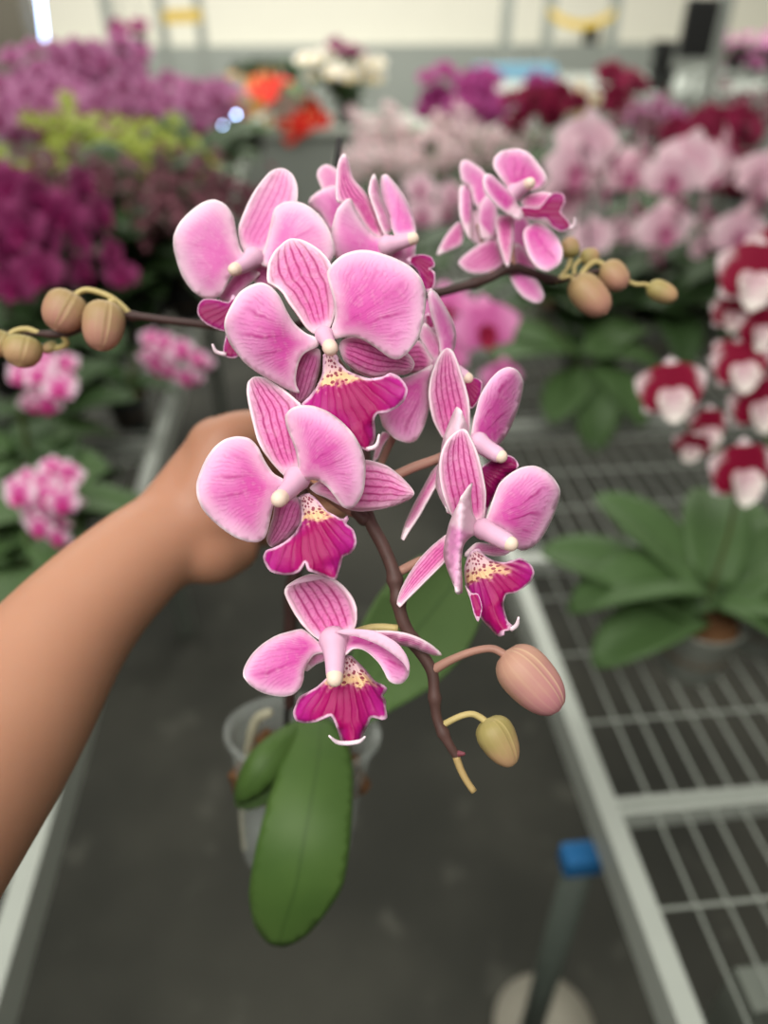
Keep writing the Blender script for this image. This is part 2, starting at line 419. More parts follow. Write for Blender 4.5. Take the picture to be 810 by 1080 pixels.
sepal(f, zB('150,640 155,600 190,575 260,565 350,580 450,620 540,660 580,720 560,765 520,785 440,785 400,797 340,803 280,785 230,755 180,710'), zB('140,610'), .273, .281, cup=.003)
lip(f, [S(zP('341,374 347,371 353,373 358,383 367,391 382,397 391,399 404,397 411.5,393 421,397 427,404 430,411 427,422 419,430 408,435 398,436 395,442 396,452 396,462 392,471 386,475 376,470 366,462 352,450 335,440 318,428 326,418 334,407 340,393'), zP('347,371'), .273, .2645, cup=.004, bend=-.004, tip=(372, 470), ruffle=.0012)], [[(387, 474, .2645), (397, 470, .262), (400, 458, .260)]])
column(f, [(342, 354, .270), (345, 359, .266), (347.5, 365, .262)], [.0026, .0026, .0026], .0032)
stalk(f, [(341, 352, .274), (346, 368, .292), (368, 400, .315), (386, 440, .325)])

# F2 - middle left bloom
f = flower((311, 500, 0.268))
sepal(f, zC('580,600 545,610 480,540 420,460 385,390 365,310 345,220 330,120 340,60 370,38 420,45 480,80 540,120 600,170 630,200 645,280 650,400 640,500 625,575'), zC('590,600'), .270, .2765, cup=-.004, tip=zC('380,42')[0])
petal(f, zC('545,628 480,590 430,520 390,440 340,390 270,378 200,395 140,440 90,510 55,590 38,650 42,720 70,790 120,850 190,910 260,955 330,980 390,982 430,955 450,900 465,830 480,770 510,700 555,665'), zC('575,640'), .266, .259, cup=.004, bend=-.003, tilt=.002)
petal(f, zD('200,385 210,340 200,270 175,200 155,150 145,95 170,55 220,35 290,38 360,65 430,115 490,180 530,250 550,320 550,400 540,470 510,530 475,557 440,550 400,500 360,450 320,420 280,410 240,410 215,405'), zD('200,400'), .266, .257, cup=.006, bend=-.004, tilt=-.003)
sepal(f, zD('270,450 300,425 350,400 450,350 540,310 590,315 660,340 720,385 770,435 797,478 770,510 700,540 620,560 540,570 480,565 420,540 350,500 300,480'), zD('265,440'), .269, .272, cup=.003)
sepal(f, zD('225,505 240,560 235,620 200,670 150,720 95,750 65,740 52,710 65,660 85,590 95,530 130,500 180,490'), zD('215,490'), .269, .273, m='sepal_dusk', cup=.003)
lip(f, [S(zD('212,500 255,478 300,500 350,560 400,590 438,606 460,588 467,608 455,630 490,660 505,710 500,750 470,785 440,795 430,830 415,880 402,912 360,905 300,880 265,865 245,825 220,865 190,885 150,890 110,885 70,870 45,835 35,800 50,765 90,750 140,725 190,680 215,640 230,580'), zD('238,478'), .268, .256, cup=.005, bend=-.003, tip=zD('330,890')[0], ruffle=.0014)])
column(f, [(313, 505, .267), (305, 516, .260), (297, 524, .254)], [.0036, .0033, .0029], .0034)
stalk(f, [(312, 505, .270), (340, 520, .288), (366, 538, .291), (380, 544, .291)])

# F3 - lowest bloom
f = flower((352, 674, 0.268))
sheet_obj('sepal', f, M['sepal'], [S(zE('540,410 490,415 440,385 390,335 340,270 300,200 275,140 285,105 330,70 400,38 460,42 540,60 600,100 650,160 675,220 680,290 665,345 625,370 590,390'), zE('540,405'), .270, .272, cup=-.005, bend=.004, tip=zE('440,42')[0]),
    S(zE('283,107 330,70 400,36 460,40 545,60 480,60 400,74 340,86'), zE('283,107'), .2665, .2695, bend=-.001, mi=1, step=3)])
petal(f, zE('515,450 470,420 420,375 370,342 300,355 220,380 140,430 80,490 40,560 35,610 70,660 130,700 200,722 270,728 320,715 360,680 380,630 385,580 410,530 440,490 480,480 510,480'), zE('530,455'), .268, .258, cup=.004, tilt=.006)
sheet_obj('petal', f, M['petal'], [S(zF('205,345 180,250 230,235 320,235 400,245 470,275 540,320 585,380 605,440 600,500 570,540 530,548 490,530 460,480 430,430 380,380 330,350 280,345 250,370 220,385'), zF('205,340'), .267, .256, cup=.003, tilt=-.012, bend=-.006),
    S(zF('178,252 230,235 320,235 400,245 470,275 540,320 585,380 605,440 600,478 565,425 505,375 445,335 380,305 300,278 230,266'), zF('178,252'), .2645, .2535, bend=-.004, mi=1, step=4)])
sepal(f, zF('280,320 280,270 360,250 440,249 500,250 580,262 660,290 730,330 788,383 740,385 680,365 620,340 560,330 500,310 400,320'), zF('230,300'), .271, .276, tilt=.004)
sepal(f, zE('515,480 450,483 420,508 400,540 385,580 400,585 450,545 515,515'), zE('535,490'), .270, .274, m='sepal_dusk', step=4)
lip(f, [S(zF('228,400 250,385 275,388 310,420 360,470 410,530 460,555 478,575 465,600 452,612 470,640 472,690 478,740 450,752 390,740 370,780 340,840 325,875 270,890 215,880 205,850 185,790 160,730 120,740 70,765 10,772 -38,762 -55,735 -59,705 -45,665 -25,620 30,590 80,560 130,515 190,480 220,440'), zF('248,378'), .270, .258, cup=.006, bend=-.003, tip=zF('265,890')[0], ruffle=.0014)],
    [[(371, 784, .2585), (356, 783, .256), (347, 776, .253)], [(366, 784, .2585), (379, 782, .256), (385, 777, .253)]])
column(f, [(352, 676, .268), (353, 694, .2615), (353, 710, .257)], [.0040, .0036, .0032], .0034)
stalk(f, [(352, 676, .272), (372, 668, .279), (395, 662, .281), (420, 663, .280)], .0016, 'pedicel_pale')

# F4 - right lower bloom, turned to the right
f = flower((506, 556, 0.270))
sepal(f, zG('540,580 550,520 552,430 535,330 510,230 470,130 430,68 390,80 340,130 305,200 290,290 300,390 325,480 360,560 420,610 490,615'), zG('500,610'), .274, .268, cup=-.003, tip=zG('425,70')[0])
petal(f, zH('275,378 300,320 330,230 360,160 420,105 490,68 560,60 620,85 670,130 705,190 705,240 680,320 640,410 590,490 540,530 490,545 455,530 430,490 400,450 340,420 300,412 270,400'), zH('262,392'), .270, .273, cup=.005, bend=-.003, tilt=.004)
def f4fold(V, ax, lat):
    x = V[:, 0]-(486.5-(V[:, 1]-540)*0.06)                    # distance from the ridge that stands towards the viewer
    return np.where(x > 0, .2525+np.minimum(x, 30)*.0011, .2525-x*.00075)
petal(f, zG('480,375 468,385 430,440 380,520 345,600 320,700 310,780 330,860 370,960 400,1010 420,1000 420,920 415,840 425,740 460,690 510,655 505,600 480,540 470,440'), zG('505,650'), .27, .26, m='petal_pale', fn=f4fold)
sepal(f, zG('350,660 260,720 180,800 110,900 60,1000 45,1065 60,1080 100,1040 170,970 240,900 310,830 360,770'), zG('370,700'), .276, .270, tilt=.004)
sepal(f, zH('165,560 230,500 300,505 400,505 437,495 432,540 395,570 330,577 250,562 180,585'), zH('230,470'), .274, .276, m='sepal_dusk', tip=zH('400,545')[0])
lip(f, [S(zH('185,570 240,535 290,580 345,605 410,610 480,585 540,625 560,670 540,720 500,755 450,785 400,795 385,850 395,900 412,950 440,972 430,992 385,1003 380,1027 350,1032 300,980 255,930 225,870 195,790 168,740 160,650'), zH('205,545'), .270, .262, cup=.004, tip=zH('370,1020')[0], ruffle=.001),
        S(zH('165,740 200,785 240,792 262,870 240,948 215,900 195,820'), zH('170,700'), .262, .258, tip=zH('240,945')[0], step=4)],
    [[(539, 664, .262), (545, 659, .260), (547, 651, .258)]])
column(f, [(510, 558, .270), (523, 565, .265), (534, 571, .2615)], [.0030, .0034, .0033], .0032)
stalk(f, [(500, 556, .273), (462, 585, .288), (443, 592, .286), (421, 603, .283)], .0019)

# F5 - right upper bloom behind F4
f = flower((500, 463, 0.284))
sepal(f, zK('340,820 290,720 268,600 275,510 300,430 330,370 360,338 390,360 420,430 450,520 475,620 482,720 480,800 450,850 390,850'), zK('455,855'), .289, .284, cup=-.003, tip=zK('360,340')[0])
petal(f, zK('495,810 497,780 510,700 540,590 590,510 640,460 690,440 740,460 770,520 760,600 730,700 690,790 640,860 610,870 560,845 520,830'), zK('498,835'), .284, .288, cup=.004, m='petal', tilt=.008)
def f5fold(V, ax, lat):
    x = V[:, 0]-(486-(V[:, 1]-440)*0.14)
    return np.where(x > 0, .273+np.minimum(x, 30)*.0009, .273-x*.0006)
petal(f, zG('400,-50 430,0 450,60 470,150 470,300 440,480 390,560 340,540 295,470 268,400 270,330 290,220 310,120 355,0 385,-60'), zG('470,180'), .28, .272, m='petal_pale', fn=f5fold)
sepal(f, zG('300,255 250,300 200,390 140,500 90,610 68,690 80,700 110,650 170,560 220,470 265,390 300,310'), zG('330,230'), .288, .283, tilt=.004)
lip(f, [S(zG('505,310 560,260 620,220 680,215 720,235 738,270 720,310 660,350 610,430 560,540 540,585 530,480 515,400'), zG('500,270'), .284, .278, cup=.003, tip=zG('720,260')[0], ruffle=.001)], m='lip_back')
column(f, [(505, 467, .283), (515, 474, .279), (524, 479, .2765)], [.0031, .0033, .0032], .0030)
stalk(f, [(498, 466, .288), (464, 483, .293), (436, 493, .292), (408, 506, .291)], .0021)

# F9 - bloom behind the upper one, turned away to the right
f = flower((459, 384, 0.295))
petal(f, zK('330,380 320,310 300,240 270,130 258,50 278,26 310,50 360,130 400,210 412,280 400,350 360,400'), zK('330,410'), .295, .288, m='petal_soft', cup=.002, tilt=.006)
petal(f, zK('290,430 265,540 268,650 240,760 200,830 150,847 80,820 20,760 0,700 -40,640 -30,580 60,520 150,490 220,460'), zK('295,425'), .294, .289, cup=.004)
sepal(f, zK('290,420 262,370 215,300 150,310 60,350 0,380 -30,420 0,450 80,465 180,475 250,460'), zK('297,425'), .296, .297, cup=.003)
sepal(f, zK('215,280 240,205 290,250 330,310 325,390 295,410'), zK('300,420'), .298, .301, m='sepal_soft')
sepal(f, zP('403,456 411,459 404,470 398,484 393,487 396,473'), zP('409,450'), .296, .300, step=3)
lip(f, [S(zK('445,520 500,497 547,520 540,590 512,645 482,662 460,610 445,560'), zK('430,500'), .294, .290, tip=zK('500,650')[0])], m='lip_back')
column(f, [(466, 386, .296), (480, 392, .296), (489, 397, .295)], [.003, .003, .0028], .0029)
stalk(f, [(459, 384, .297), (440, 420, .310), (410, 470, .318), (392, 515, .308)])

# F6 - back left bloom
f = flower((266, 271, 0.302))
sepal(f, zI('500,495 440,480 410,430 400,350 430,260 480,160 540,80 590,40 640,38 680,70 702,130 702,200 680,280 620,360 560,440'), zI('480,490'), .305, .307, m='sepal_soft', cup=-.003)
petal(f, zI('445,510 410,450 390,370 375,290 340,230 280,198 220,210 160,250 100,310 65,380 62,440 80,520 110,600 160,670 220,710 280,712 320,680 360,600 410,560'), zI('450,530'), .302, .294, m='petal_soft', cup=.005, bend=-.002)
petal(f, zI('510,520 540,430 570,300 590,240 640,210 700,208 760,230 830,290 880,380 900,480 840,560 740,580 620,570 540,545'), zI('500,520'), .302, .299, m='petal_soft', cup=.004)
sepal(f, zI('380,590 340,640 300,700 320,727 360,727 400,690 450,640 510,580 440,560'), zI('470,550'), .305, .308, m='sepal_dusk')
sepal(f, zI('460,560 540,540 620,570 640,640 560,660 480,620'), zI('480,550'), .306, .31, m='sepal_dusk')
lip(f, [S(zI('370,690 350,730 280,715 220,715 192,745 190,790 220,830 270,860 320,877 390,880 430,820 420,740'), zI('440,690'), .302, .298, tip=zI('200,790')[0]),
        S(zI('345,880 330,930 322,968 330,1008 385,1015 420,970 420,890'), zI('430,820'), .300, .294, tip=zI('330,1000')[0])],
    [[(238, 374, .294), (228, 371, .292), (224, 363, .290)]], 'lip_back')
column(f, [(267, 272, .302), (258, 279, .297), (250, 283, .293)], [.0032, .003, .0027], .0030)
stalk(f, [(268, 272, .305), (300, 300, .33), (330, 320, .345), (352, 330, .345)])

# F7 - back upper bloom, turned to the right
f = flower((407, 254, 0.312))
petal(f, zJ('545,640 540,690 480,725 400,745 300,745 235,705 210,620 220,520 245,440 290,385 325,373 350,430 390,500 440,560 500,600'), zJ('545,655'), .312, .304, m='petal_soft', cup=.004)
sepal(f, zJ('250,390 240,320 245,220 260,150 285,116 310,150 340,260 400,330 440,400 470,480 510,580 490,605 440,575 390,510 350,440 310,400'), zJ('520,610'), .315, .310, m='sepal', tilt=.006, tip=zJ('285,118')[0])
sepal(f, zJ('430,340 440,270 460,233 480,280 490,350 520,430 555,540 530,590 500,540 462,440'), zJ('545,595'), .314, .312, m='sepal_soft', tilt=.004)
petal(f, zJ('490,290 500,245 530,238 580,290 630,360 670,440 692,520 692,600 640,610 580,590 550,530 520,440 495,360'), zJ('580,610'), .313, .318, m='petal_soft', cup=.003)
sepal(f, zJ('540,640 600,650 692,600 692,700 690,740 640,760 560,730'), zJ('550,640'), .315, .317, m='sepal_soft')
lip(f, [S(zJ('640,720 720,692 780,705 802,745 795,765 770,775 800,790 800,860 770,910 740,880 700,780'), zJ('640,690'), .311, .306, tip=zJ('800,800')[0]),
        S(zK('245,165 262,150 285,190 300,240 275,235 250,215'), zK('255,120'), .309, .306, step=3, tip=zK('295,238')[0])], m='lip_back')
column(f, [(409, 259, .312), (421, 256, .308), (431, 253, .306)], [.0033, .003, .0028], .0030)
stalk(f, [(408, 256, .315), (390, 285, .335), (368, 315, .345), (352, 330, .345)])

# F12 - pale bloom seen from behind, between the two back blooms
f = flower((352, 228, 0.335))
petal(f, zJ('80,400 130,340 200,305 260,305 300,400 280,520 210,560 150,470'), zJ('290,520'), .335, .33, m='petal_soft', cup=.003)
sepal(f, zJ('130,240 150,195 190,180 240,205 280,260 290,400 220,400 165,330'), zJ('280,500'), .338, .336, m='sepal_soft')
petal(f, zJ('290,440 320,380 400,380 430,460 400,540 320,540'), zJ('290,520'), .336, .336, m='petal_soft')
sepal(f, zJ('290,520 200,540 160,600 200,650 280,620 310,560'), zJ('295,520'), .338, .34, m='sepal_soft')
stalk(f, [(364, 237, .337), (362, 270, .35), (356, 300, .352), (354, 322, .348)])

# F8 - bloom on the right-hand branch
f = flower((540, 204, 0.345))
sepal(f, zL('450,310 395,240 360,180 365,130 410,95 480,85 540,105 590,160 630,220 637,265 600,300 540,312'), zL('480,315'), .347, .345, m='petal', cup=-.003)
petal(f, zL('475,345 410,280 350,225 315,220 303,260 320,320 370,380 430,430 500,462 520,430 480,370'), zL('490,370'), .343, .334, m='petal', tilt=.004)
sepal(f, zL('370,450 430,440 465,450 462,570 440,712 425,712 390,610 375,530'), zL('440,420'), .348, .347)
petal(f, zL('520,520 580,480 650,510 700,560 725,630 710,700 650,737 590,715 550,660 525,590'), zL('530,470'), .346, .342, m='petal', cup=-.002)
sepal(f, zL('500,370 540,330 610,315 680,330 660,370 610,400 540,405'), zL('490,380'), .345, .34, m='sepal')
lip(f, [S(zL('490,400 540,395 600,400 650,340 690,318 730,330 737,370 715,420 745,460 770,500 720,527 670,500 640,460 570,460 500,440'), zL('470,410'), .344, .336, tip=zL('735,450')[0])],
    [[(601, 241, .336), (606, 237, .334), (606, 230, .332)]], 'lip_back')
column(f, [(543, 203, .345), (551, 198, .341), (556, 195, .338)], [.0032, .003, .0028], .0030)
stalk(f, [(541, 206, .348), (537, 240, .356), (539, 265, .358), (541, 281, .356)])
# F8b - the bloom behind it, seen from the back
f = flower((505, 232, 0.362))
petal(f, zL('175,190 188,150 225,148 290,190 322,230 320,300 335,370 270,400 230,290 190,260'), zL('300,400'), .362, .357, m='petal_soft')
petal(f, zL('180,290 215,275 250,300 245,420 250,520 232,565 200,500 178,420'), zL('270,480'), .363, .36, m='petal_soft', tilt=.006)
petal(f, zL('285,380 330,330 375,390 375,500 350,565 290,560 275,460'), zL('270,480'), .361, .358, m='petal_soft')
sepal(f, zL('55,650 100,550 170,475 195,505 190,590 130,625'), zL('230,500'), .364, .362, m='sepal_dusk')
sepal(f, zL('170,690 230,630 300,585 370,555 395,620 415,680 390,725 300,752 220,742'), zL('330,520'), .363, .357, m='sepal_dusk', tip=zL('180,695')[0])
petal(f, zL('215,450 290,400 390,440 470,480 470,600 390,620 300,610 230,560'), zL('300,500'), .3665, .368, m='petal_soft', tip=zL('460,560')[0])
petal(f, zL('440,430 520,440 560,500 560,600 590,720 560,740 500,690 450,600'), zL('470,440'), .3665, .368, m='petal_soft')
stalk(f, [(505, 236, .364), (512, 260, .366), (518, 280, .362), (520, 291, .36)])
# F8c - closed lower bloom under the branch
f = flower((540, 285, 0.36))
petal(f, zL('440,745 520,745 590,785 627,860 615,902 570,907 510,872 465,812'), zL('455,730'), .36, .358, m='petal_soft')
sepal(f, zL('470,590 520,615 575,700 575,750 500,745 465,680'), zL('470,740'), .361, .362, m='sepal_dusk')
stalk(f, [(540, 287, .361), (541, 285, .359), (542, 284, .357)])

# --- flower spikes
def spike(pts, rad, m='stem', nodes=(), k=60):
    p, R = px_tube(pts, rad, 10, k)
    for i in nodes:                                             # swollen joints
        c = int(i*(k-1))
        for j in range(k): R[j] *= 1+0.35*math.exp(-((j-c)/1.3)**2)
    p, R = round_ends(p, R, 3)
    mb = MB(); mb.tube(p, R, 12); return mb.obj('flower_spike', M[m], root)
spike([(306, 742, .449), (305, 680, .436), (311, 600, .424), (322, 500, .412), (336, 420, .395), (346, 365, .366), (352, 332, .346)], [.0038, .0038, .0037, .0036, .0034, .0030, .0026], 'stem_dark', (.3, .7), 40)
sp = spike([(352, 332, .346), (363, 345, .33), (378, 400, .322), (384, 470, .306), (385, 525, .294), (390, 549, .289), (404, 576, .285), (414, 601, .282), (419, 626, .281), (424, 652, .280), (437, 678, .280), (455, 707, .279), (458, 733, .278), (461, 758, .278), (471, 780, .277), (481, 797, .277)],
           [.0026]*8+[.0026, .0025, .0024, .0023, .0021, .0020, .0019, .0016], 'stem', (.28, .5, .56, .67, .82, .92), 90)
p, R = px_tube([(480, 795, .277), (486, 812, .2765), (493, 825, .276), (500, 835, .2755)], [.0015, .0014, .0013, .0013], 8, 10)
mb = MB(); mb.tube(p, R, 10); tip_o = mb.obj('spike_tip', M['stem_tan'], sp)
mb = MB(); q, R = round_ends([P(482, 795, .277), P(489, 795, .2755)], [.0015, .0007], 4); mb.tube(q, R, 8); mb.obj('bract', plain('bract', (120, 60, 70)), sp)
q, R = round_ends([P(376, 540, .289), P(384, 547, .289)], [.0024, .0030], 4); mb = MB(); mb.tube(q, R, 10); mb.obj('bract', M['stem'], sp)
spike([(352, 331, .346), (300, 345, .345), (255, 347, .342), (220, 343, .340), (170, 337, .338), (148, 334, .338), (128, 334, .338), (105, 340, .338), (85, 347, .338), (68, 352.5, .338), (41, 352, .338), (18, 350, .338), (-8, 356, .338)],
      [.0022, .0021, .002, .0019, .0018, .0018, .0019, .0018, .0016, .0016, .0014, .0012, .001], 'stem_dark', (.45, .6, .8), 70)
spike([(352, 331, .346), (400, 320, .352), (440, 313, .354), (462, 309, .355), (489, 302, .356), (515, 294, .357), (539, 282.5, .357), (560, 287, .358), (584, 295, .358), (606, 292, .359), (634, 286, .360), (662, 296, .362)],
      [.0022, .0022, .0022, .0022, .0021, .0021, .0023, .002, .0018, .0012, .001, .0009], 'stem_dark', (.42, .55, .72), 70)

# --- buds: three closed sepals with raised seams
def bud(a, b, w, m, stalk_pts=None, srad=0.0013, sm='pedicel_pale', roll=0.0, pt=0.18):
    A, B = P(*a), P(*b); d = B-A; L = d.length; d.normalize()
    side = (cr - d*cr.dot(d)).normalized(); up = d.cross(side)
    n, k = 60, 24; v, f, seam, ax, fan = [], [], [], [], []
    for i in range(k+1):
        t = i/k
        prof = max(0.0, 1-abs(2*t-1)**2.5)**(1/2.1)*(1-pt*t)*(1+pt*.35)
        for j in range(n):
            w_ = 2*PI*j/n+roll
            s3 = abs(math.cos(1.5*w_))                         # 1 in mid-sepal, 0 at the seams
            rr = w*prof*(0.91+0.09*s3) * (1.0-0.05*math.exp(-(s3/0.08)**2)) * (1+0.05*math.exp(-((s3-0.2)/0.1)**2))
            v.append(A+d*(L*t)+side*(rr*math.cos(w_))+up*(rr*math.sin(w_)*0.9))
            seam.append(1-abs(s3-0.2) if s3 < 0.5 else 0.4); ax.append(t); fan.append(w_)
    for i in range(k):
        for j in range(n):
            f.append([i*n+j, i*n+(j+1) % n, (i+1)*n+(j+1) % n, (i+1)*n+j])
    f.append(list(range(n))[::-1]); f.append([k*n+j for j in range(n)])
    o = mesh_obj('bud', v, f, M[m], root, None, True, None, {'seam': seam, 'ax': ax, 'fan': fan})
    if stalk_pts:
        p, R = px_tube(stalk_pts, srad, 8, 18); mb = MB(); p, R = round_ends(p, R if hasattr(R, '__len__') else [R]*len(p), 3)
        mb.tube(p, R, 10); mb.obj('pedicel', M[sm], o)
    return o
bud((532, 687, .272), (590, 750, .268), .0104, 'bud_pink', [(456, 707, .279), (478, 695, .277), (499, 687, .275), (518, 684, .273), (530, 689, .272), (540, 697, .271)], [.002, .0016, .0015, .0015, .0016, .0018], 'pedicel', .9, .24)
bud((513, 758, .276), (541, 808, .274), .0079, 'bud_green', [(468, 764, .278), (484, 756, .277), (497, 753, .277), (507, 757, .277), (516, 765, .276)], [.0013, .0012, .0012, .0013, .0014], 'pedicel_pale', .5, .42)
bud((78, 309, .335), (57, 348, .332), .0102, 'bud_tan', [(137, 331, .338), (127, 321, .337), (116, 313, .336), (100, 307, .336), (88, 306, .336), (78, 312, .335)], .0013, 'pedicel_pale', 1.2)
bud((112, 317, .331), (105, 370, .330), .0097, 'bud_tan', [(128, 334, .338), (124, 325, .335), (119, 318, .332), (113, 320, .331)], .0013, 'pedicel_pale', .4)
bud((27, 356, .334), (20, 386, .330), .0090, 'bud_green', [(42, 352, .338), (28, 347, .337), (14, 350, .336), (8, 358, .335), (18, 364, .334)], .0013, 'pedicel_pale', 1.9)
bud((4, 350, .334), (-8, 374, .331), .0076, 'bud_green', [(-2, 354, .338), (2, 351, .336), (4, 353, .334)], .0012, 'pedicel_pale', .2)
bud((60, 362, .345), (45, 371, .343), .0028, 'bud_green', [(66, 353, .338), (70, 362, .341), (62, 367, .344), (48, 368, .344)], .0014, 'pedicel_pale', .2)
bud((605, 293, .359), (640, 331, .356), .0089, 'bud_tan', [(586, 296, .358), (594, 293, .358), (602, 293, .359), (610, 299, .358)], .0015, 'pedicel_pale', .9)
bud((637, 278, .362), (659, 304, .359), .0072, 'bud_tan', [(612, 291, .359), (620, 281, .360), (629, 276, .361), (640, 281, .361)], .0013, 'pedicel_pale', .6)
bud((683, 301, .363), (714, 315, .361), .0056, 'bud_green', [(661, 296, .362), (671, 300, .362), (680, 300, .363), (687, 303, .363)], .0011, 'pedicel_pale', .6)
bud((602, 272, .368), (600, 250, .367), .0050, 'bud_green', [(590, 293, .36), (598, 284, .365), (602, 274, .368)], .001, 'pedicel_pale', .6)
bud((612, 273, .366), (632, 268, .366), .0045, 'bud_green', [(606, 292, .36), (606, 281, .364), (612, 274, .366)], .001, 'pedicel_pale', .6)

# --- leaves
def leaf(o, b, zb, zt, m='leaf', thick=0.0018, **k): return sheet_obj('leaf', root, M[m], [S(o, b, zb, zt, step=7.0, ripple=0, **k)], thick)
leaf(z8('255,380 225,430 200,510 165,620 132,750 115,870 130,960 170,1013 220,1022 280,990 340,920 385,840 405,700 412,560 407,480 385,420 350,375 300,360'), z8('300,370'), .430, .392, cup=.005, bend=-.032, tip=z8('200,1020')[0])
leaf(z8('262,372 175,418 112,478 78,555 75,610 115,612 170,575 215,520 262,440 300,375'), z8('280,375'), .432, .404, cup=.004, bend=-.018, tip=z8('75,610')[0])
leaf(z8('200,480 140,540 80,600 78,625 120,632 170,610 215,560 240,500'), z8('250,470'), .425, .418, m='leaf_back', bend=-.008, tip=z8('78,625')[0])
leaf(zP('372,768 362,730 372,690 386,652 408,618 440,590 476,582 502,600 509,630 503,662 484,696 455,724 420,745'), zP('345,772'), .462, .425, m='leaf_back', cup=-.008, tip=(500, 605))
# --- pot, bark, roots, stake
def pot_mat(name, tint, amount):
    m = NT(name, 0.35, 0.5); m.color(lin(tint))
    tr = m.n.new('ShaderNodeBsdfTransparent'); mx = m.n.new('ShaderNodeMixShader')
    fac = m.math('ADD', m.math('MULTIPLY', m.noise(40, 3), 0.35), amount-0.17, True)
    m.l.new(fac, mx.inputs[0]); m.l.new(tr.outputs[0], mx.inputs[1]); m.l.new(m.b.outputs[0], mx.inputs[2]); m.l.new(mx.outputs[0], m.out.inputs[0])
    return m.mat
M['clear'] = pot_mat('clear_pot', (196, 204, 198), 0.22)
pa = (cr-axis*cr.dot(axis)).normalized(); pb = axis.cross(pa)
def ringpt(r, h, w): return rim_c+axis*h+pa*(r*math.cos(w))+pb*(r*math.sin(w))
def potmesh(parent, mat, R0, R1, H, c, ax_, a_, b_, lipw=0.003, n=40, name='pot'):
    prof = [(R1*0.2, -H), (R1*0.96, -H), (R1, -H+0.003), (R0*0.97, -0.008), (R0*0.985, -0.006), (R0+lipw, -0.004), (R0+lipw, 0.0), (R0, 0.0), (R0*0.955, -0.006), (R1*0.95, -H+0.004), (R1*0.2, -H+0.004)]
    v, f = [], []
    for r, h in prof:
        for j in range(n):
            w = 2*PI*j/n; v.append(c+ax_*h+a_*(r*math.cos(w))+b_*(r*math.sin(w)))
    k = len(prof)
    for i in range(k-1):
        for j in range(n): f.append([i*n+j, i*n+(j+1) % n, (i+1)*n+(j+1) % n, (i+1)*n+j])
    f.append(list(range(n))[::-1]); f.append([(k-1)*n+j for j in range(n)])
    return mesh_obj(name, v, f, mat, parent)
pot_o = potmesh(root, M['clear'], 0.0455, 0.034, 0.085, rim_c, axis, pa, pb)
mb = MB()                                                       # bark filling, a lumpy disc of chips
for i in range(90):
    r = 0.036*math.sqrt(random.random()); w = random.random()*2*PI; h = -0.014-0.03*random.random()
    if r > 0.032: h -= 0.01
    c = ringpt(r, h, w); s = 0.004+0.005*random.random()
    R3 = Matrix.Rotation(random.random()*6, 3, Vector((random.random()-.5, random.random()-.5, random.random()-.5)))
    v = [c+R3@Vector((x*s, y*s*0.7, z*s*0.5)) for x in (-1, 1) for y in (-1, 1) for z in (-1, 1)]
    mb.add(v, [[0, 1, 3, 2], [4, 6, 7, 5], [0, 4, 5, 1], [2, 3, 7, 6], [0, 2, 6, 4], [1, 5, 7, 3]])
o = mb.obj('bark_chips', M['bark'], root, False); o['kind'] = 'stuff'
for pts in ([(283, 752, .448), (270, 760, .452), (262, 790, .462), (256, 850, .475), (258, 895, .485)], [(330, 770, .452), (360, 790, .46), (372, 830, .475)]):
    p, R = px_tube(pts, [.0028, .003, .0027, .0022, .0016][:len(pts)], 8, 20); mb = MB(); p, R = round_ends(p, R, 3); mb.tube(p, R, 10); mb.obj('root', M['root'], root)
q = [Vector(x) for x in spline([stk_top, P(330, 450, .432), P(303, 750, .458), rim_c-axis*0.06+pa*-0.006], 40)]
q, R = round_ends(q, [.0017+.0006*i/39 for i in range(40)], 3); mb = MB(); mb.tube(q, R, 10)
mb.obj('stake', M['stake'], root)

# ------------------------------------------------------------------ the person's arm and hand
def skin():
    m = NT('skin', 0.5, 0.35)
    n1 = m.noise(14, 3); n2 = m.noise(420, 2)
    m.color(m.mix(n1, lin((178, 132, 105)), lin((160, 110, 86))))
    m.b.inputs['Subsurface Weight'].default_value = 0.25; m.b.inputs['Subsurface Radius'].default_value = (0.006, 0.0025, 0.0012)
    m.b.inputs['Subsurface Scale'].default_value = 1.0
    m.bump(n2, 0.12, 0.0004); return m.mat
M['skin'] = skin()
mb = MB()
def limb(pts, rad, n=24, k=40, ell=None):
    p, R = px_tube(pts, rad, n, k); p, R = round_ends(p, R, 6); mb.tube(p, R, n, ell=ell)
limb([(-300, 1120, .235), (-160, 965, .27), (-70, 850, .297), (0, 762, .322), (77, 658, .352), (138, 596, .374), (182, 563, .388), (215, 542, .396)], [.045, .044, .042, .0380, .0304, .0270, .0256, .026], 32, 60)
wr = (180, 560, .390)
MCP = [(258, 462, .432), (266, 494, .437), (262, 530, .437), (250, 562, .430)]
for (mx, my, mz), r in zip(MCP, (.0135, .0140, .0135, .0125)):
    limb([(190+(mx-250)*.2, 555+(my-515)*.35, .392), ((190+mx)/2, (555+my)/2+(my-515)*.2, (.392+mz)/2-.006), (mx, my, mz)], [.0185, .0175, r], 16, 14)
limb([(200, 560, .392), (232, 522, .400), (247, 507, .408)], [.023, .024, .020], 20, 14)
limb([(195, 570, .386), (222, 580, .392), (244, 575, .400)], [.019, .019, .016], 20, 10)           # heel of the hand
fingers = [  # knuckle, middle joint, end joint, tip: closed around stake and spike
    [MCP[0], (322, 452, .455), (352, 462, .428), (338, 472, .402)],
    [MCP[1], (330, 490, .460), (360, 500, .430), (338, 508, .403)],
    [MCP[2], (324, 528, .460), (354, 538, .432), (332, 544, .406)],
    [MCP[3], (306, 562, .452), (336, 572, .430), (318, 576, .408)]]
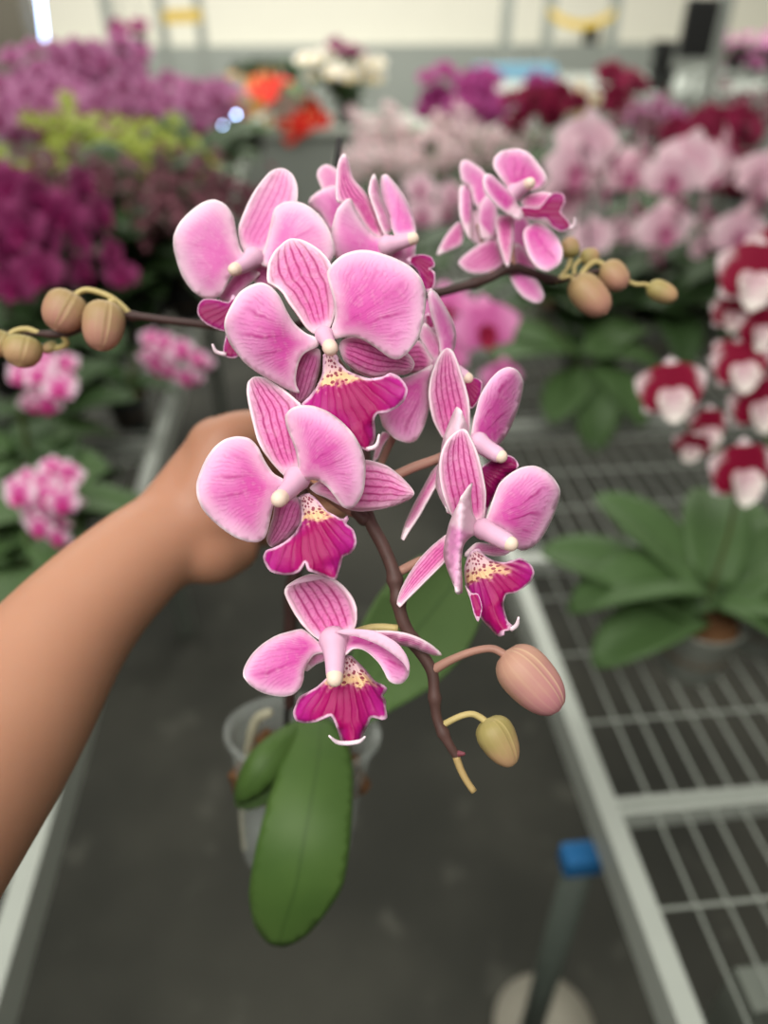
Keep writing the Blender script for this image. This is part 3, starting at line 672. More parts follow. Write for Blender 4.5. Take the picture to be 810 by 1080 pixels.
for fp, r in zip(fingers, (.0092, .0094, .0090, .0080)):
    limb(fp, [r*1.25, r*1.02, r*.92, r*.78], 14, 26)
limb([(203, 548, .388), (222, 504, .387), (238, 466, .388), (278, 453, .394), (318, 464, .392)], [.0195, .0168, .0142, .0108, .0088], 18, 34)   # thumb
limb([(176, 550, .388), (199, 500, .390), (226, 457, .394)], [.02, .0128, .0095], 16, 16)
limb([(226, 470, .390), (250, 470, .412), (260, 470, .428)], [.015, .014, .012], 16, 10)                                        # web of the thumb
arm = mb.obj('person', M['skin'])
r_ = arm.modifiers.new('skin_surface', 'REMESH'); r_.mode = 'VOXEL'; r_.voxel_size = 0.0022; r_.use_smooth_shade = True
s_ = arm.modifiers.new('soften', 'SMOOTH'); s_.factor = 0.6; s_.iterations = 14
tag(arm, 'bare forearm of a person reaching in from the left, hand closed around the orchid stake', 'person')

# ------------------------------------------------------------------ setting
BZ = 0.75                                                        # bench top
LX = 0.5*(onz(150, 541, BZ).x+onz(58, 848, BZ).x); RX = 0.5*(onz(546, 612, BZ).x+onz(690, 990, BZ).x)
RX -= 0.006
print('rails', LX, RX, onz(150, 500, BZ), onz(30, 862, BZ), onz(546, 612, BZ), onz(690, 990, BZ))
def floor_mat():
    m = NT('floor_cloth', 0.75, 0.2)
    n1, n2 = m.noise(2.2, 5), m.noise(9, 4)
    c = m.mix(m.ramp(n1, 0.35, 0.7), lin((50, 51, 45)), lin((70, 70, 62)))
    c = m.mix(m.math('MULTIPLY', m.ramp(n2, 0.6, 0.72), 0.35), c, lin((104, 104, 94)))
    m.color(c); m.bump(m.noise(260, 2), 0.2, 0.002); return m.mat
def struct(name, mb, mat, smooth=False): o = mb.obj(name, mat, None, smooth); o['kind'] = 'structure'; return o
mb = MB(); mb.box((-7, -3, -0.1), (7, 10.2, 0)); struct('floor', mb, floor_mat())
wallm = plain('wall_cream', (232, 230, 214), 0.8, 0.1, 0.03, 2)
greym = plain('wall_grey', (156, 162, 154), 0.8, 0.1, 0.05, 2)
mb = MB(); mb.box((-7, 10, 0), (7, 10.2, 4.2)); struct('wall_back', mb, wallm)
mb = MB(); mb.box((-7, 9.7, 0), (7, 10, 0.93)); struct('trim_1', mb, greym)
mb = MB(); mb.box((-7.2, -3, 0), (-7, 10.2, 4.2)); struct('wall_left', mb, plain('wall_taupe', (120, 114, 100), 0.8, 0.1, 0.05, 2))
mb = MB(); mb.box((7, -3, 0), (7.2, 10.2, 4.2)); struct('wall_right', mb, wallm)

alu = plain('aluminium', (172, 178, 168), 0.42, 0.5, 0.06, 30, 0, 0.25)
wirem = plain('galvanised_wire', (150, 156, 146), 0.45, 0.5, 0.1, 60, 0, 0.25)
blk = plain('black_plastic', (30, 31, 30), 0.5, 0.4, 0.1, 30)
def bench(x_in, sgn, y0, y1, width, label):
    b = empty('bench', ((x_in+sgn*width/2), (y0+y1)/2, 0)); tag(b, label, 'bench', 'wire topped plant benches')
    def rail(xa):
        mb = MB(); lo, hi = sorted((xa, xa+sgn*0.022))
        mb.box((lo, y0, BZ-0.006), (hi, y1, BZ)); e = xa if sgn*(xa-x_in) < width/2 else xa+sgn*0.022
        mb.box((min(e, e+sgn*0.004), y0, BZ-0.05), (max(e, e+sgn*0.004), y1, BZ-0.006)); mb.obj('side_rail', alu, b, False)
    rail(x_in); rail(x_in+sgn*(width-0.03))
    y = 0.42
    while y-0.4160 > y0: y -= 0.416
    first = True
    while y < y1:
        mb = MB(); lo, hi = sorted((x_in+sgn*0.02, x_in+sgn*(width-0.02)))
        mb.box((lo, y-0.010, BZ-0.03), (hi, y+0.010, BZ-0.003)); mb.obj('crossbar', alu, b, False); y += 0.416
    mb = MB(); xs = x_in+sgn*0.06
    while abs(xs-x_in) < width-0.04:
        mb.tube([(xs, y0, BZ-0.005), (xs, y1, BZ-0.005)], 0.0016, 6); xs += sgn*0.031
    y = y0+0.03
    lo, hi = sorted((x_in+sgn*0.02, x_in+sgn*(width-0.02)))
    y = 0.42-0.1075*math.floor((0.42-y0)/0.1075)
    while y < y1:
        mb.tube([(lo, y, BZ-0.002), (hi, y, BZ-0.002)], 0.0019, 6); y += 0.1075
    mb.obj('wire_mesh', wirem, b)
    for ly in np.arange(y0+0.25, y1, 1.25):
        for k in (0.1, width-0.1):
            mb = MB(); xx = x_in+sgn*k; mb.box((xx-0.018, ly-0.018, 0), (xx+0.018, ly+0.018, BZ-0.03)); mb.obj('leg', plainleg, b, False)
        mb = MB(); lo, hi = sorted((x_in+sgn*0.1, x_in+sgn*(width-0.1))); mb.box((lo, ly-0.012, 0.2), (hi, ly+0.012, 0.224)); mb.obj('lower_brace', plainleg, b, False)
    return b
plainleg = plain('bench_leg', (112, 118, 108), 0.5, 0.4, 0.1, 30, 0, 0.2)
bench(RX, 1, 0.0, 4.4, 1.7, 'wire topped bench with pale metal rail on the right of the aisle')
bench(LX, -1, 0.0, 4.4, 1.7, 'wire topped bench with pale metal rail on the left, partly behind the arm')
# far counter across the aisle's end
cm = plain('counter_grey', (126, 132, 124), 0.7, 0.2, 0.06, 6); ct = plain('counter_top', (150, 156, 146), 0.5, 0.3, 0.04, 6)
c0, c1 = ony(238, 150, 5.0), ony(560, 150, 5.0)
b = empty('counter', ((c0.x+c1.x)/2, 5.3, 0)); tag(b, 'grey panelled counter across the far end of the aisle', 'counter')
mb = MB(); mb.box((c0.x, 5.02, 0), (c1.x, 5.7, BZ-0.03)); mb.obj('front_panel', cm, b, False)
mb = MB(); mb.box((c0.x-0.02, 5.0, BZ-0.03), (c1.x+0.02, 5.72, BZ)); mb.obj('counter_top', ct, b, False)

# ------------------------------------------------------------------ background orchids
def bg_mat(name, c, c2=None, thin=0.2, spots=0, scale=30, lohi=None):
    m = NT(name, 0.55, 0.2)
    ax = m.attr('ax'); n1 = m.noise(scale, 3)
    a, b = lin(c), lin(c2 or c)
    f_ = m.ramp(m.math('ADD', ax, m.math('MULTIPLY', m.math('SUBTRACT', n1, 0.5), 0.35 if not spots else spots)), *(lohi or (.25, .85)))
    m.color(m.mix(f_, b, a)); m.thin(thin); return m.mat
def disc_petal(L, W, ang, lift, pw=0.75, cup=0.0, n=9, k=7, base=0.0):
    v, ax, f = [], [], []
    ca, sa = math.cos(ang), math.sin(ang)
    for i in range(n):
        t = i/(n-1); wd = W*(math.sin(PI*min(1, 0.06+0.94*t**pw)))**0.7 if t < 1 else 0.02*W
        for j in range(k):
            s = -1+2*j/(k-1); x = base+t*L; y = s*wd; z = lift*t*t*L+cup*s*s*wd
            v.append((x*ca-y*sa, x*sa+y*ca, z)); ax.append(t)
    for i in range(n-1):
        for j in range(k-1): f.append([i*k+j, i*k+j+1, (i+1)*k+j+1, (i+1)*k+j])
    return v, f, ax
FLOWER = {}
def flower_mesh(key, petal_m, lip_m, kind='phal', open_=0.0, third=None):
    """one bloom of unit width, facing +z, top towards +y"""
    mb = MB()
    def put(v, f, a, m): mb.add(v, f, m, a)
    if kind == 'phal':
        for an in (PI/2, PI*7/6, PI*11/6): put(*disc_petal(0.47, 0.19, an, -0.12+open_, 0.8), 0)
        for an in (0.12, PI-0.12):
            v, f, a = disc_petal(0.52, 0.31, an, -0.08+open_, 0.6); put([(x, y, z+0.025) for x, y, z in v], f, a, 0)
        v, f, a = disc_petal(0.30, 0.13, -PI/2, 0.25, 0.9, 0.5, base=0.02); put([(x, y, z+0.07) for x, y, z in v], f, a, 1)
        for an in (-PI/2-0.9, -PI/2+0.9):
            v, f, a = disc_petal(0.17, 0.07, an, 0.9, 0.9); put([(x, y, z+0.05) for x, y, z in v], f, a, 1)
        v, f = tube(*round_ends([(0, 0.02, 0.02), (0, 0.0, 0.13)], [0.045, 0.035], 3), 8); put(v, f, [1.0]*len(v), 2)
    elif kind == 'splash':
        for an in (PI/2, PI*7/6+.1, PI*11/6-.1): put(*disc_petal(0.46, 0.2, an, -0.1+open_, 0.8), 2)
        for an in (0.38, PI-0.38):
            v, f, a = disc_petal(0.52, 0.34, an, -0.1+open_, 0.6); put([(x, y, z+0.03) for x, y, z in v], f, a, 0)
        v, f, a = disc_petal(0.42, 0.2, -PI/2, 0.2, 0.9, 0.5, base=0.02); put([(x, y, z+0.07) for x, y, z in v], f, a, 1)
        for an in (-PI/2-0.9, -PI/2+0.9):
            v, f, a = disc_petal(0.28, 0.13, an, 0.6, 0.9); put([(x, y, z+0.05) for x, y, z in v], f, a, 1)
    elif kind == 'star':
        for q in range(5): put(*disc_petal(0.5, 0.16, PI/2+q*2*PI/5, 0.25+open_, 0.9, n=6, k=5), 0)
        v, f, a = disc_petal(0.25, 0.12, -PI/2, 0.6, 0.9, n=6, k=5); put([(x, y, z+0.05) for x, y, z in v], f, a, 1)
    elif kind == 'spathe':                                       # anthurium: one heart-shaped shield and a spadix
        v, f, a = disc_petal(0.62, 0.36, -PI/2, 0.1, 0.5, 0.1, base=-0.15); put(v, f, a, 0)
        v, f = tube(*round_ends([(0, -0.02, 0.02), (0, 0.1, 0.3)], [0.035, 0.025], 3), 8); put(v, f, [1.0]*len(v), 1)
    me = bpy.data.meshes.new('flower')
    me.from_pydata(mb.v, [], mb.f)
    for m in (petal_m, lip_m, third or lip_m): me.materials.append(m)
    me.polygons.foreach_set('material_index', mb.m); me.polygons.foreach_set('use_smooth', [True]*len(me.polygons))
    at = me.attributes.new('ax', 'FLOAT', 'POINT'); at.data.foreach_set('value', np.array(mb.a, dtype=np.float32))
    FLOWER[key] = me
lipm = bg_mat('lip_magenta', (146, 30, 98), (122, 14, 74))
flower_mesh('magenta', bg_mat('petal_magenta', (152, 66, 114), (122, 36, 84)), lipm)
flower_mesh('mauve', bg_mat('petal_mauve', (214, 152, 192), (178, 98, 148)), bg_mat('lip_plum', (146, 50, 100)), 'phal', .1)
flower_mesh('plum', bg_mat('petal_plum', (128, 86, 92), (90, 46, 60)), bg_mat('lip_rose', (176, 120, 130)), 'star')
flower_mesh('lime', bg_mat('petal_lime', (176, 188, 86), (150, 166, 62)), bg_mat('lip_lime', (214, 216, 130)), 'star')
flower_mesh('orange', bg_mat('petal_orange', (206, 170, 90), (186, 130, 70)), bg_mat('lip_rust', (180, 90, 50)), 'star')
flower_mesh('blush', bg_mat('petal_blush', (240, 212, 220), (228, 186, 202)), bg_mat('lip_pinkred', (190, 110, 146)))
flower_mesh('pink', bg_mat('petal_pink', (228, 148, 196), (212, 104, 170)), bg_mat('lip_wine', (150, 20, 60)))
flower_mesh('pinkwhite', bg_mat('petal_pinkwhite', (240, 216, 228), (214, 92, 164)), bg_mat('lip_hotpink', (206, 52, 140)))
flower_mesh('palestar', bg_mat('petal_palestar', (234, 218, 216), (214, 186, 188)), bg_mat('lip_palestar', (206, 150, 164)), 'star')
flower_mesh('orchidpurple', bg_mat('petal_purple', (182, 84, 150), (150, 48, 116)), lipm)
flower_mesh('white', bg_mat('petal_white', (238, 234, 222), (226, 218, 200)), bg_mat('lip_yellow', (226, 206, 130)))
flower_mesh('wine', bg_mat('petal_wine', (148, 34, 74), (116, 16, 48)), bg_mat('lip_dark', (104, 10, 44)))
flower_mesh('red', bg_mat('spathe_red', (226, 66, 50), (214, 44, 36)), bg_mat('spadix', (236, 206, 140)), 'spathe')
flower_mesh('splash', bg_mat('petal_splash', (232, 214, 216), (132, 14, 48), 0.12, .5, 9, (.62, .95)), bg_mat('lip_splash', (236, 228, 220), (222, 190, 196)), 'splash', 0, bg_mat('sepal_splash', (232, 216, 218), (166, 50, 84), 0.12, 1.0, 30))
M['bg_leaf'] = leaf_mat('bench_leaf', (78, 104, 60), (56, 82, 42))
M['bg_leaf2'] = leaf_mat('bench_leaf_dark', (58, 82, 44), (40, 62, 30))
M['bg_stem'] = plain('bench_stem', (92, 104, 62), 0.6, 0.2, 0.2, 60)
M['bg_stem2'] = plain('bench_stem_dark', (84, 64, 66), 0.6, 0.2, 0.2, 60)
potms = {'clear': pot_mat('bench_pot_clear', (150, 156, 146), 0.6), 'black': blk, 'white': plain('pot_white', (216, 212, 200), 0.5)}
LEAFM = {}
def leaf_mesh(arch, key):
    if key in LEAFM: return LEAFM[key]
    n, k = 14, 7; v, lat, f = [], [], []
    for i in range(n):
        t = i/(n-1); w = 0.225*(math.sin(PI*min(1, 0.10+0.9*t**1.05)))**0.5 if t < 1 else 0.03
        x = t*(1-0.12*arch*t); z = 0.42*t*(1-arch*t)
        for j in range(k):
            s = -1+2*j/(k-1); v.append((x, s*w, z+abs(s)*w*0.28)); lat.append(s)
    for i in range(n-1):
        for j in range(k-1): f.append([i*k+j, i*k+j+1, (i+1)*k+j+1, (i+1)*k+j])
    me = bpy.data.meshes.new('leaf'); me.from_pydata(v, [], f)
    me.polygons.foreach_set('use_smooth', [True]*len(me.polygons))
    at = me.attributes.new('lat', 'FLOAT', 'POINT'); at.data.foreach_set('value', np.array(lat, dtype=np.float32))
    LEAFM[key] = me; return me
def put_mesh(name, me, parent, loc, rot=None, scale=1.0, thick=0):
    o = bpy.data.objects.new(name, me); COL.objects.link(o); o.parent = parent
    o.location = loc; o.scale = (scale,)*3
    if rot is not None: o.rotation_euler = rot.to_euler()
    if thick:
        s = o.modifiers.new('thickness', 'SOLIDIFY'); s.thickness = thick/scale; s.offset = -1
    return o
for k_, m_ in (('a', 'bg_leaf'), ('b', 'bg_leaf2')):
    for i, ar in enumerate((0.7, 1.1, 1.5)):
        leaf_mesh(ar, k_+str(i)); LEAFM[k_+str(i)].materials.append(M[m_])
def face_rot(d, roll=0.0):
    d = Vector(d).normalized(); up = Vector((0, 0, 1)); x = up.cross(d)
    x = x.normalized() if x.length > 1e-4 else Vector((1, 0, 0)); y = d.cross(x)
    R = Matrix(((x.x, y.x, d.x), (x.y, y.y, d.y), (x.z, y.z, d.z)))
    return R @ Matrix.Rotation(roll, 3, 'Z')
def pot_at(parent, R0, H, mat, loc):
    c = Vector(loc)+Vector((0, 0, H))
    return potmesh(parent, mat, R0, R0*0.76, H, c, Vector((0, 0, 1)), Vector((1, 0, 0)), Vector((0, 1, 0)), 0.002, 24)
def plant(x, y, h, flower_key, label, cat='orchid', group=None, fs=0.07, spikes=1, nfl=7, lean=0.1, az=None, leaves=5, ll=0.2, leafset='a',
          pot='black', potr=0.055, base=BZ, droop=0.55, face=None, spread=0.5, name='potted_orchid', dense=False, stem='bg_stem', start=0.5, leafaz=None, ltilt=0.0):
    """a potted orchid of height h standing at x, y"""
    r = empty(name, (x, y, base)); tag(r, label, cat, group)
    PH = potr*1.75
    if pot: pot_at(r, potr, PH, potms[pot], (x, y, base))
    else: PH = 0.02
    mb = MB()
    if pot:
        v, f_ = tube([(x, y, base+PH*0.4), (x, y, base+PH*0.86)], potr*0.86, 18); mb.add(v, f_); mb.obj('potting_bark', M['bark'], r, False)
    a0 = random.random()*6
    for i in range(leaves):
        a = (a0+i*2.4+random.uniform(-.2, .2)) if leafaz is None else leafaz[i % len(leafaz)]
        me = LEAFM[leafset+str(random.randrange(3))]
        put_mesh('leaf', me, r, (0.01*math.cos(a), 0.01*math.sin(a), PH*0.9+0.006*i), Matrix.Rotation(a, 3, 'Z') @ Matrix.Rotation(-ltilt*random.uniform(.4, 1.2), 3, 'Y'), ll*random.uniform(.8, 1.15), 0.0015)
    for s in range(spikes):
        a = (az if az is not None else random.random()*6.28)+random.uniform(-spread, spread)*(1 if spikes > 1 else .3)
        hh = h*random.uniform(.86, 1.0); le = lean*random.uniform(.7, 1.2)
        ca, sa = math.cos(a), math.sin(a); b0 = Vector((x+0.012*ca, y+0.012*sa, base+PH*0.85))
        ctrl = [b0, b0+Vector((ca*le*.12, sa*le*.12, (hh-PH)*.45)), b0+Vector((ca*le*.4, sa*le*.4, (hh-PH)*.85)), b0+Vector((ca*le*.95, sa*le*.95, (hh-PH)*.99)), b0+Vector((ca*le*1.75, sa*le*1.75, (hh-PH)*(1-0.22*droop)))]
        pts = [Vector(p) for p in spline([tuple(c) for c in ctrl], 24)]
        mb = MB(); mb.tube(pts, [0.0028-0.0015*i/23 for i in range(24)], 7); mb.obj('flower_spike', M[stem], r)
        for i in range(nfl):
            t = start+(1-start)*(i+0.3)/nfl; q = pts[min(23, int(t*23))]
            tang = (pts[min(23, int(t*23)+1)]-pts[max(0, int(t*23)-1)]).normalized()
            fd = Vector(face) if face is not None else Vector((ca, sa, 0.15))
            sd = tang.cross(fd); sd = sd.normalized() if sd.length > 1e-4 else Vector((1, 0, 0))
            k = (-1)**i
            d = (fd.normalized()+sd*k*random.uniform(.15, .6)+Vector((0, 0, random.uniform(-.25, .2))))
            off = sd*k*fs*random.uniform(.3, .55)+fd.normalized()*fs*random.uniform(.1, .35)
            if dense: off = Vector((random.gauss(0, 1), random.gauss(0, 1), random.gauss(0, .7)))*fs*.9; d = off.normalized()+Vector((-.2*ca, -.7, .3))
            put_mesh('flower', FLOWER[flower_key], r, q+off-Vector((x, y, base)), face_rot(d, random.uniform(-.3, .3)), fs*random.uniform(.85, 1.12))
    return r
def at(px, py, Y):
    p = ony(px, py, Y); return p.x, Y, p.z-BZ
ORD = ['leftmost', 'second from the left', 'third from the left', 'fourth from the left', 'fifth from the left', 'sixth from the left', 'seventh from the left', 'eighth from the left']
def row(items, labelfmt, key, group, last='rightmost', **kw):
    items = sorted(items)
    for i, (px, py, Y) in enumerate(items):
        x, y, h = at(px, py, Y)
        o = last if i == len(items)-1 else ORD[i]
        plant(x, y, h, key, labelfmt.format(o), group=group, **kw)

TO = (0.0, -1.0, 0.25)
# left bench, near to far
x, y, h = at(8, 500, .78); plant(x-.02, y, h, 'pinkwhite', 'small pink orchid with white edged blooms at the left edge above the forearm', fs=.042, spikes=3, nfl=7, lean=.05, az=0.2, face=TO, ll=.17, leaves=6, potr=.045, droop=.9, start=.6)
x, y, h = at(12, 384, 1.05); plant(x-.03, y, h, 'pinkwhite', 'pink and white orchid at the left edge under the hanging buds', fs=.045, spikes=3, nfl=6, lean=.06, az=0, face=TO, ll=.18, leaves=6, potr=.045, start=.6)
x, y, h = at(118, 352, 1.32); plant(x, y, h, 'pinkwhite', 'low pink orchid cluster beside the left rail, right of the two tan buds', fs=.042, spikes=3, nfl=6, lean=.11, az=-.3, face=TO, ll=.12, leaves=4, potr=.04, start=.7, leafset='b', spread=.3)
for px, py, Y, lab in ((40, 520, .86, 'leafy green orchid without flowers beside the pink one at the left edge'), (30, 430, 1.15, 'dark leafy orchid without flowers under the left hanging buds'), (78, 390, 1.5, 'leafy dark orchid behind the low pink cluster by the left rail')):
    x, y, h = at(px, py, Y); plant(x, y, .2, 'pink', lab, spikes=0, leaves=8, ll=.17, leafset='a' if Y < 1 else 'b', potr=.05)
row([(108, 285, 1.7), (150, 250, 1.95), (178, 225, 2.2), (202, 205, 2.6), (222, 190, 3.1), (120, 240, 1.85)], 'dark green leafy plant along the left rail, {} of the leafy row', 'pink', 'leafy green plants by the left rail', spikes=0, leaves=14, ll=.3, leafset='b', potr=.06, ltilt=.75)
row([(10, 166, 1.78), (64, 170, 1.8), (120, 170, 1.8), (175, 174, 1.9)], '{} of the brownish purple small flowered orchids below the yellow green row', 'plum', 'brownish purple small flowered orchids', fs=.034, spikes=8, nfl=14, lean=.14, face=None, dense=True, ll=.2, leafset='b', spread=3.1, start=.72, stem='bg_stem2', leaves=3)
row([(22, 150, 2.2), (84, 142, 2.2), (116, 130, 2.25), (146, 140, 2.2)], '{} of the yellow green flowered orchids on the left bench', 'lime', 'yellow green orchids on the left bench', fs=.05, spikes=5, nfl=14, lean=.085, dense=True, ll=.2, leafset='b', spread=3.1, start=.82, leaves=3)
row([(5, 72, 2.8), (50, 50, 2.9), (95, 46, 3.0), (128, 96, 2.85), (165, 88, 3.2), (212, 88, 3.4), (30, 92, 2.6), (90, 90, 2.65)], '{} of the mauve orchids massed at the back of the left bench', 'mauve', 'mauve orchids at the back left', fs=.085, spikes=3, nfl=9, lean=.13, face=(.2, -1, .1), ll=.24, leafset='b', spread=3.1, start=.45, stem='bg_stem2')
row([(182, 98, 4.15), (262, 94, 4.2)], '{} of the two orange yellow flowered plants beyond the mauve orchids', 'orange', 'orange yellow flowered plants', 'right', fs=.07, spikes=3, nfl=7, lean=.09, dense=True, ll=.2, spread=3.1)
# centre, far
def spec(px, py, Y, key, label, **kw):
    x, y, h = at(px, py, Y); return plant(x, y, h, key, label, **kw)
spec(302, 104, 5.2, 'red', 'bright red flowered potted plant on the far grey counter', cat='plant', name='potted_anthurium', fs=.25, spikes=16, nfl=1, lean=.085, face=(0, -1, .5), ll=.2, pot='white', potr=.12, spread=3.1, start=.95)
spec(362, 62, 5.25, 'white', 'white flowered orchid on the far counter under a dark pink bloom', fs=.11, spikes=6, nfl=3, lean=.15, face=TO, ll=.3, leafset='b', leaves=20, potr=.06, spread=3.1, start=.85, ltilt=.95)
spec(366, 40, 5.45, 'magenta', 'dark pink orchid standing above the white one on the far counter', fs=.12, spikes=2, nfl=2, lean=.02, face=TO, ll=.2, leafset='b', leaves=5, potr=.08, start=.94)
row([(456, 100, 3.9), (492, 78, 3.8), (515, 110, 3.6)], '{} of the bright purple orchids right of the aisle end', 'orchidpurple', 'bright purple orchids right of the aisle end', fs=.1, spikes=3, nfl=6, lean=.12, face=TO, ll=.22, leafset='b', spread=3.1, start=.55)
row([(400, 145, 2.9), (435, 120, 3.1), (470, 140, 2.9), (505, 138, 3.0), (420, 165, 2.75)], '{} of the pale pinkish small flowered orchids behind the raised blooms', 'palestar', 'pale pinkish small flowered orchids', fs=.05, spikes=5, nfl=12, lean=.14, dense=True, ll=.2, leafset='b', spread=3.1, start=.5)
spec(440, 190, 2.0, 'blush', 'pale pink orchid right behind the upper middle held bloom', fs=.09, spikes=1, nfl=4, lean=.06, az=-1.2, face=TO, ll=.22, leafset='b')
spec(568, 98, 3.2, 'wine', 'dark red orchid left of the white one behind the pale pink row', fs=.1, spikes=3, nfl=6, lean=.1, face=TO, ll=.22, leafset='b', spread=3.1)
spec(602, 92, 3.4, 'white', 'small white orchid between two dark red ones behind the pale pink row', fs=.09, spikes=2, nfl=5, lean=.07, face=TO, ll=.22, leafset='b', spread=3.1)
spec(636, 82, 3.6, 'wine', 'tall dark red orchid right of the small white one', fs=.13, spikes=3, nfl=4, lean=.08, face=TO, ll=.22, leafset='b', spread=3.1, start=.75)
spec(575, 76, 3.9, 'orchidpurple', 'tall single purple orchid in front of the blue strip', fs=.11, spikes=1, nfl=3, lean=.03, face=TO, ll=.2, leafset='b', start=.85)
spec(668, 112, 3.1, 'mauve', 'pink orchid low behind the pale pink row, right of the tall dark red one', fs=.08, spikes=3, nfl=6, lean=.1, face=TO, ll=.22, leafset='b', spread=3.1)
row([(700, 118, 2.9), (735, 112, 3.1), (770, 105, 3.2), (805, 100, 3.0)], '{} of the dusky red orchids at the back of the right bench', 'plum', 'dusky red orchids at the back right', fs=.06, spikes=4, nfl=10, lean=.13, dense=True, ll=.24, leafset='b', spread=3.1, stem='bg_stem2')
spec(705, 130, 2.5, 'wine', 'dark wine red orchid just behind the middle of the pale pink row', fs=.1, spikes=2, nfl=5, lean=.09, face=TO, ll=.22, leafset='b', spread=3.1)
spec(782, 142, 2.05, 'wine', 'large dark red orchid behind the right end of the pale pink row', fs=.13, spikes=2, nfl=5, lean=.09, face=TO, ll=.24, leafset='b', spread=3.1, start=.7)
# right bench
def custom(bx, by, label, key, flowers, leaves, stems, pot='clear', potr=.045, leafset='a', stem='bg_stem', base=BZ, cat='orchid'):
    """flowers: (px, py, Y, width, facing); leaves: (azimuth, length, lift); stems: lists of flower indices joined bottom to top"""
    r = empty('potted_orchid', (bx, by, base)); tag(r, label, cat); org = Vector((bx, by, base)); PH = potr*1.75
    pot_at(r, potr, PH, potms[pot], org)
    mb = MB(); v, f_ = tube([(bx, by, base+PH*.4), (bx, by, base+PH*.86)], potr*.86, 18); mb.add(v, f_); mb.obj('potting_bark', M['bark'], r, False)
    for i, (a, L, lift) in enumerate(leaves):
        put_mesh('leaf', LEAFM[leafset+str(i % 3)], r, (.01*math.cos(a), .01*math.sin(a), PH*.92+.006*i), Matrix.Rotation(a, 3, 'Z') @ Matrix.Rotation(-lift, 3, 'Y'), L, .0016)
    pts = [ony(px, py, Y) for px, py, Y, w, d in flowers]
    for ids in stems:
        q = [org+Vector((0, 0, PH*.85)), org+Vector((0, 0, PH*.85))*1.0+(pts[ids[0]]-org)*.45+Vector((0, 0, .03))]+[pts[i]-Vector(flowers[i][4]).normalized()*.022 for i in ids]
        mb = MB(); mb.tube([Vector(p) for p in spline([tuple(c) for c in q], 30)], [.0028-.0013*i/29 for i in range(30)], 7); mb.obj('flower_spike', M[stem], r)
    for p, (px, py, Y, w, d) in zip(pts, flowers): put_mesh('flower', FLOWER[key], r, p-org, face_rot(d, random.uniform(-.2, .2)), w)
    return r
BK = (.55, .55, -.1); FR = (-.1, -1, .1); SD = (.95, -.35, .1)
MG = [(-5, [(10, 198, 1.45, .10, FR), (37, 210, 1.42, .105, SD), (-12, 225, 1.42, .10, FR), (20, 240, 1.4, .105, FR), (7, 262, 1.4, .10, SD), (40, 285, 1.38, .10, FR), (12, 300, 1.38, .095, FR), (50, 250, 1.42, .10, BK)], 'left'),
      (70, [(87, 196, 1.46, .085, SD), (66, 226, 1.45, .10, FR), (106, 226, 1.45, .085, SD), (84, 254, 1.43, .09, BK), (118, 268, 1.43, .075, SD), (128, 290, 1.42, .07, FR), (86, 286, 1.42, .075, SD)], 'right')]
for bx, fl, o in MG:
    q = ony(bx, 330, 1.5); q.z = BZ
    pl = custom(q.x, 1.5, 'tall deep magenta orchid above the left buds, {} one of two'.format(o), 'magenta', fl, [(-2.3, .24, .3), (-.9, .22, .2), (2.4, .24, .4), (.5, .22, .3), (3.3, .24, .2), (-1.6, .2, 0)], [[len(fl)-1]+list(range(len(fl)-1))[::-1][::2], [1, 0]], pot='black', potr=.06, leafset='b', stem='bg_stem2')
    pl['group'] = 'tall magenta orchids on the left'
PALE = [(598, [(592, 172, 1.62, .12, SD), (600, 200, 1.6, .12, FR), (588, 222, 1.6, .11, BK)]),
        (628, [(618, 152, 1.5, .135, BK), (640, 168, 1.48, .125, SD), (606, 176, 1.5, .12, FR), (632, 202, 1.48, .11, SD), (624, 250, 1.46, .10, BK)]),
        (672, [(676, 156, 1.68, .125, SD), (662, 182, 1.66, .115, FR), (668, 220, 1.64, .11, SD), (652, 248, 1.64, .10, BK)]),
        (706, [(726, 172, 1.5, .135, BK), (708, 186, 1.48, .115, FR), (700, 240, 1.45, .12, FR), (714, 214, 1.46, .11, SD), (690, 268, 1.46, .10, SD)]),
        (748, [(764, 162, 1.6, .135, SD), (748, 178, 1.58, .115, FR), (742, 225, 1.57, .12, SD), (750, 262, 1.56, .10, BK)]),
        (785, [(795, 204, 1.5, .13, SD), (806, 185, 1.52, .12, BK), (780, 246, 1.48, .125, FR), (798, 262, 1.48, .10, BK)])]
for i, (bx, fl) in enumerate(PALE):
    q = ony(bx-6, 300, fl[0][2]+.02)
    o = ORD[i] if i < len(PALE)-1 else 'rightmost'
    pl = custom(q.x, q.y, '{} of the tall pale pink orchids on the right bench'.format(o), 'blush', fl,
           [(-2.3+i*.3, .25, .3), (-.9+i*.2, .24, .3), (-1.6, .22, .0), (.5, .26, .3), (2.4, .24, .4), (3.3, .24, .2), (-.2, .22, .5)], [[len(fl)-1]+list(range(len(fl)-1))[::-1], [0]], potr=.06, leafset='b', stem='bg_stem2')
    pl['group'] = 'tall pale pink orchids on the right bench'
q = onz(612, 425, BZ)
custom(q.x, q.y, 'pink orchid with dark red lips low behind the held blooms, by the right rail', 'pink',
       [(512, 345, 1.0, .10, (-.1, -1, .3)), (468, 372, 1.02, .085, (-.5, -1, .2)), (528, 398, 1.0, .07, (.2, -1, .1)), (470, 325, 1.05, .085, (-.3, -1, .4))],
       [(-2.2, .2, -.3), (-1.15, .19, -.3), (-1.7, .22, -.4), (2.7, .23, .05), (.6, .22, .1), (-.3, .2, -.1), (3.3, .22, -.1)], [[3, 0, 2], [3, 1]])
q = onz(737, 722, BZ)
D = (-.2, -1, .3)
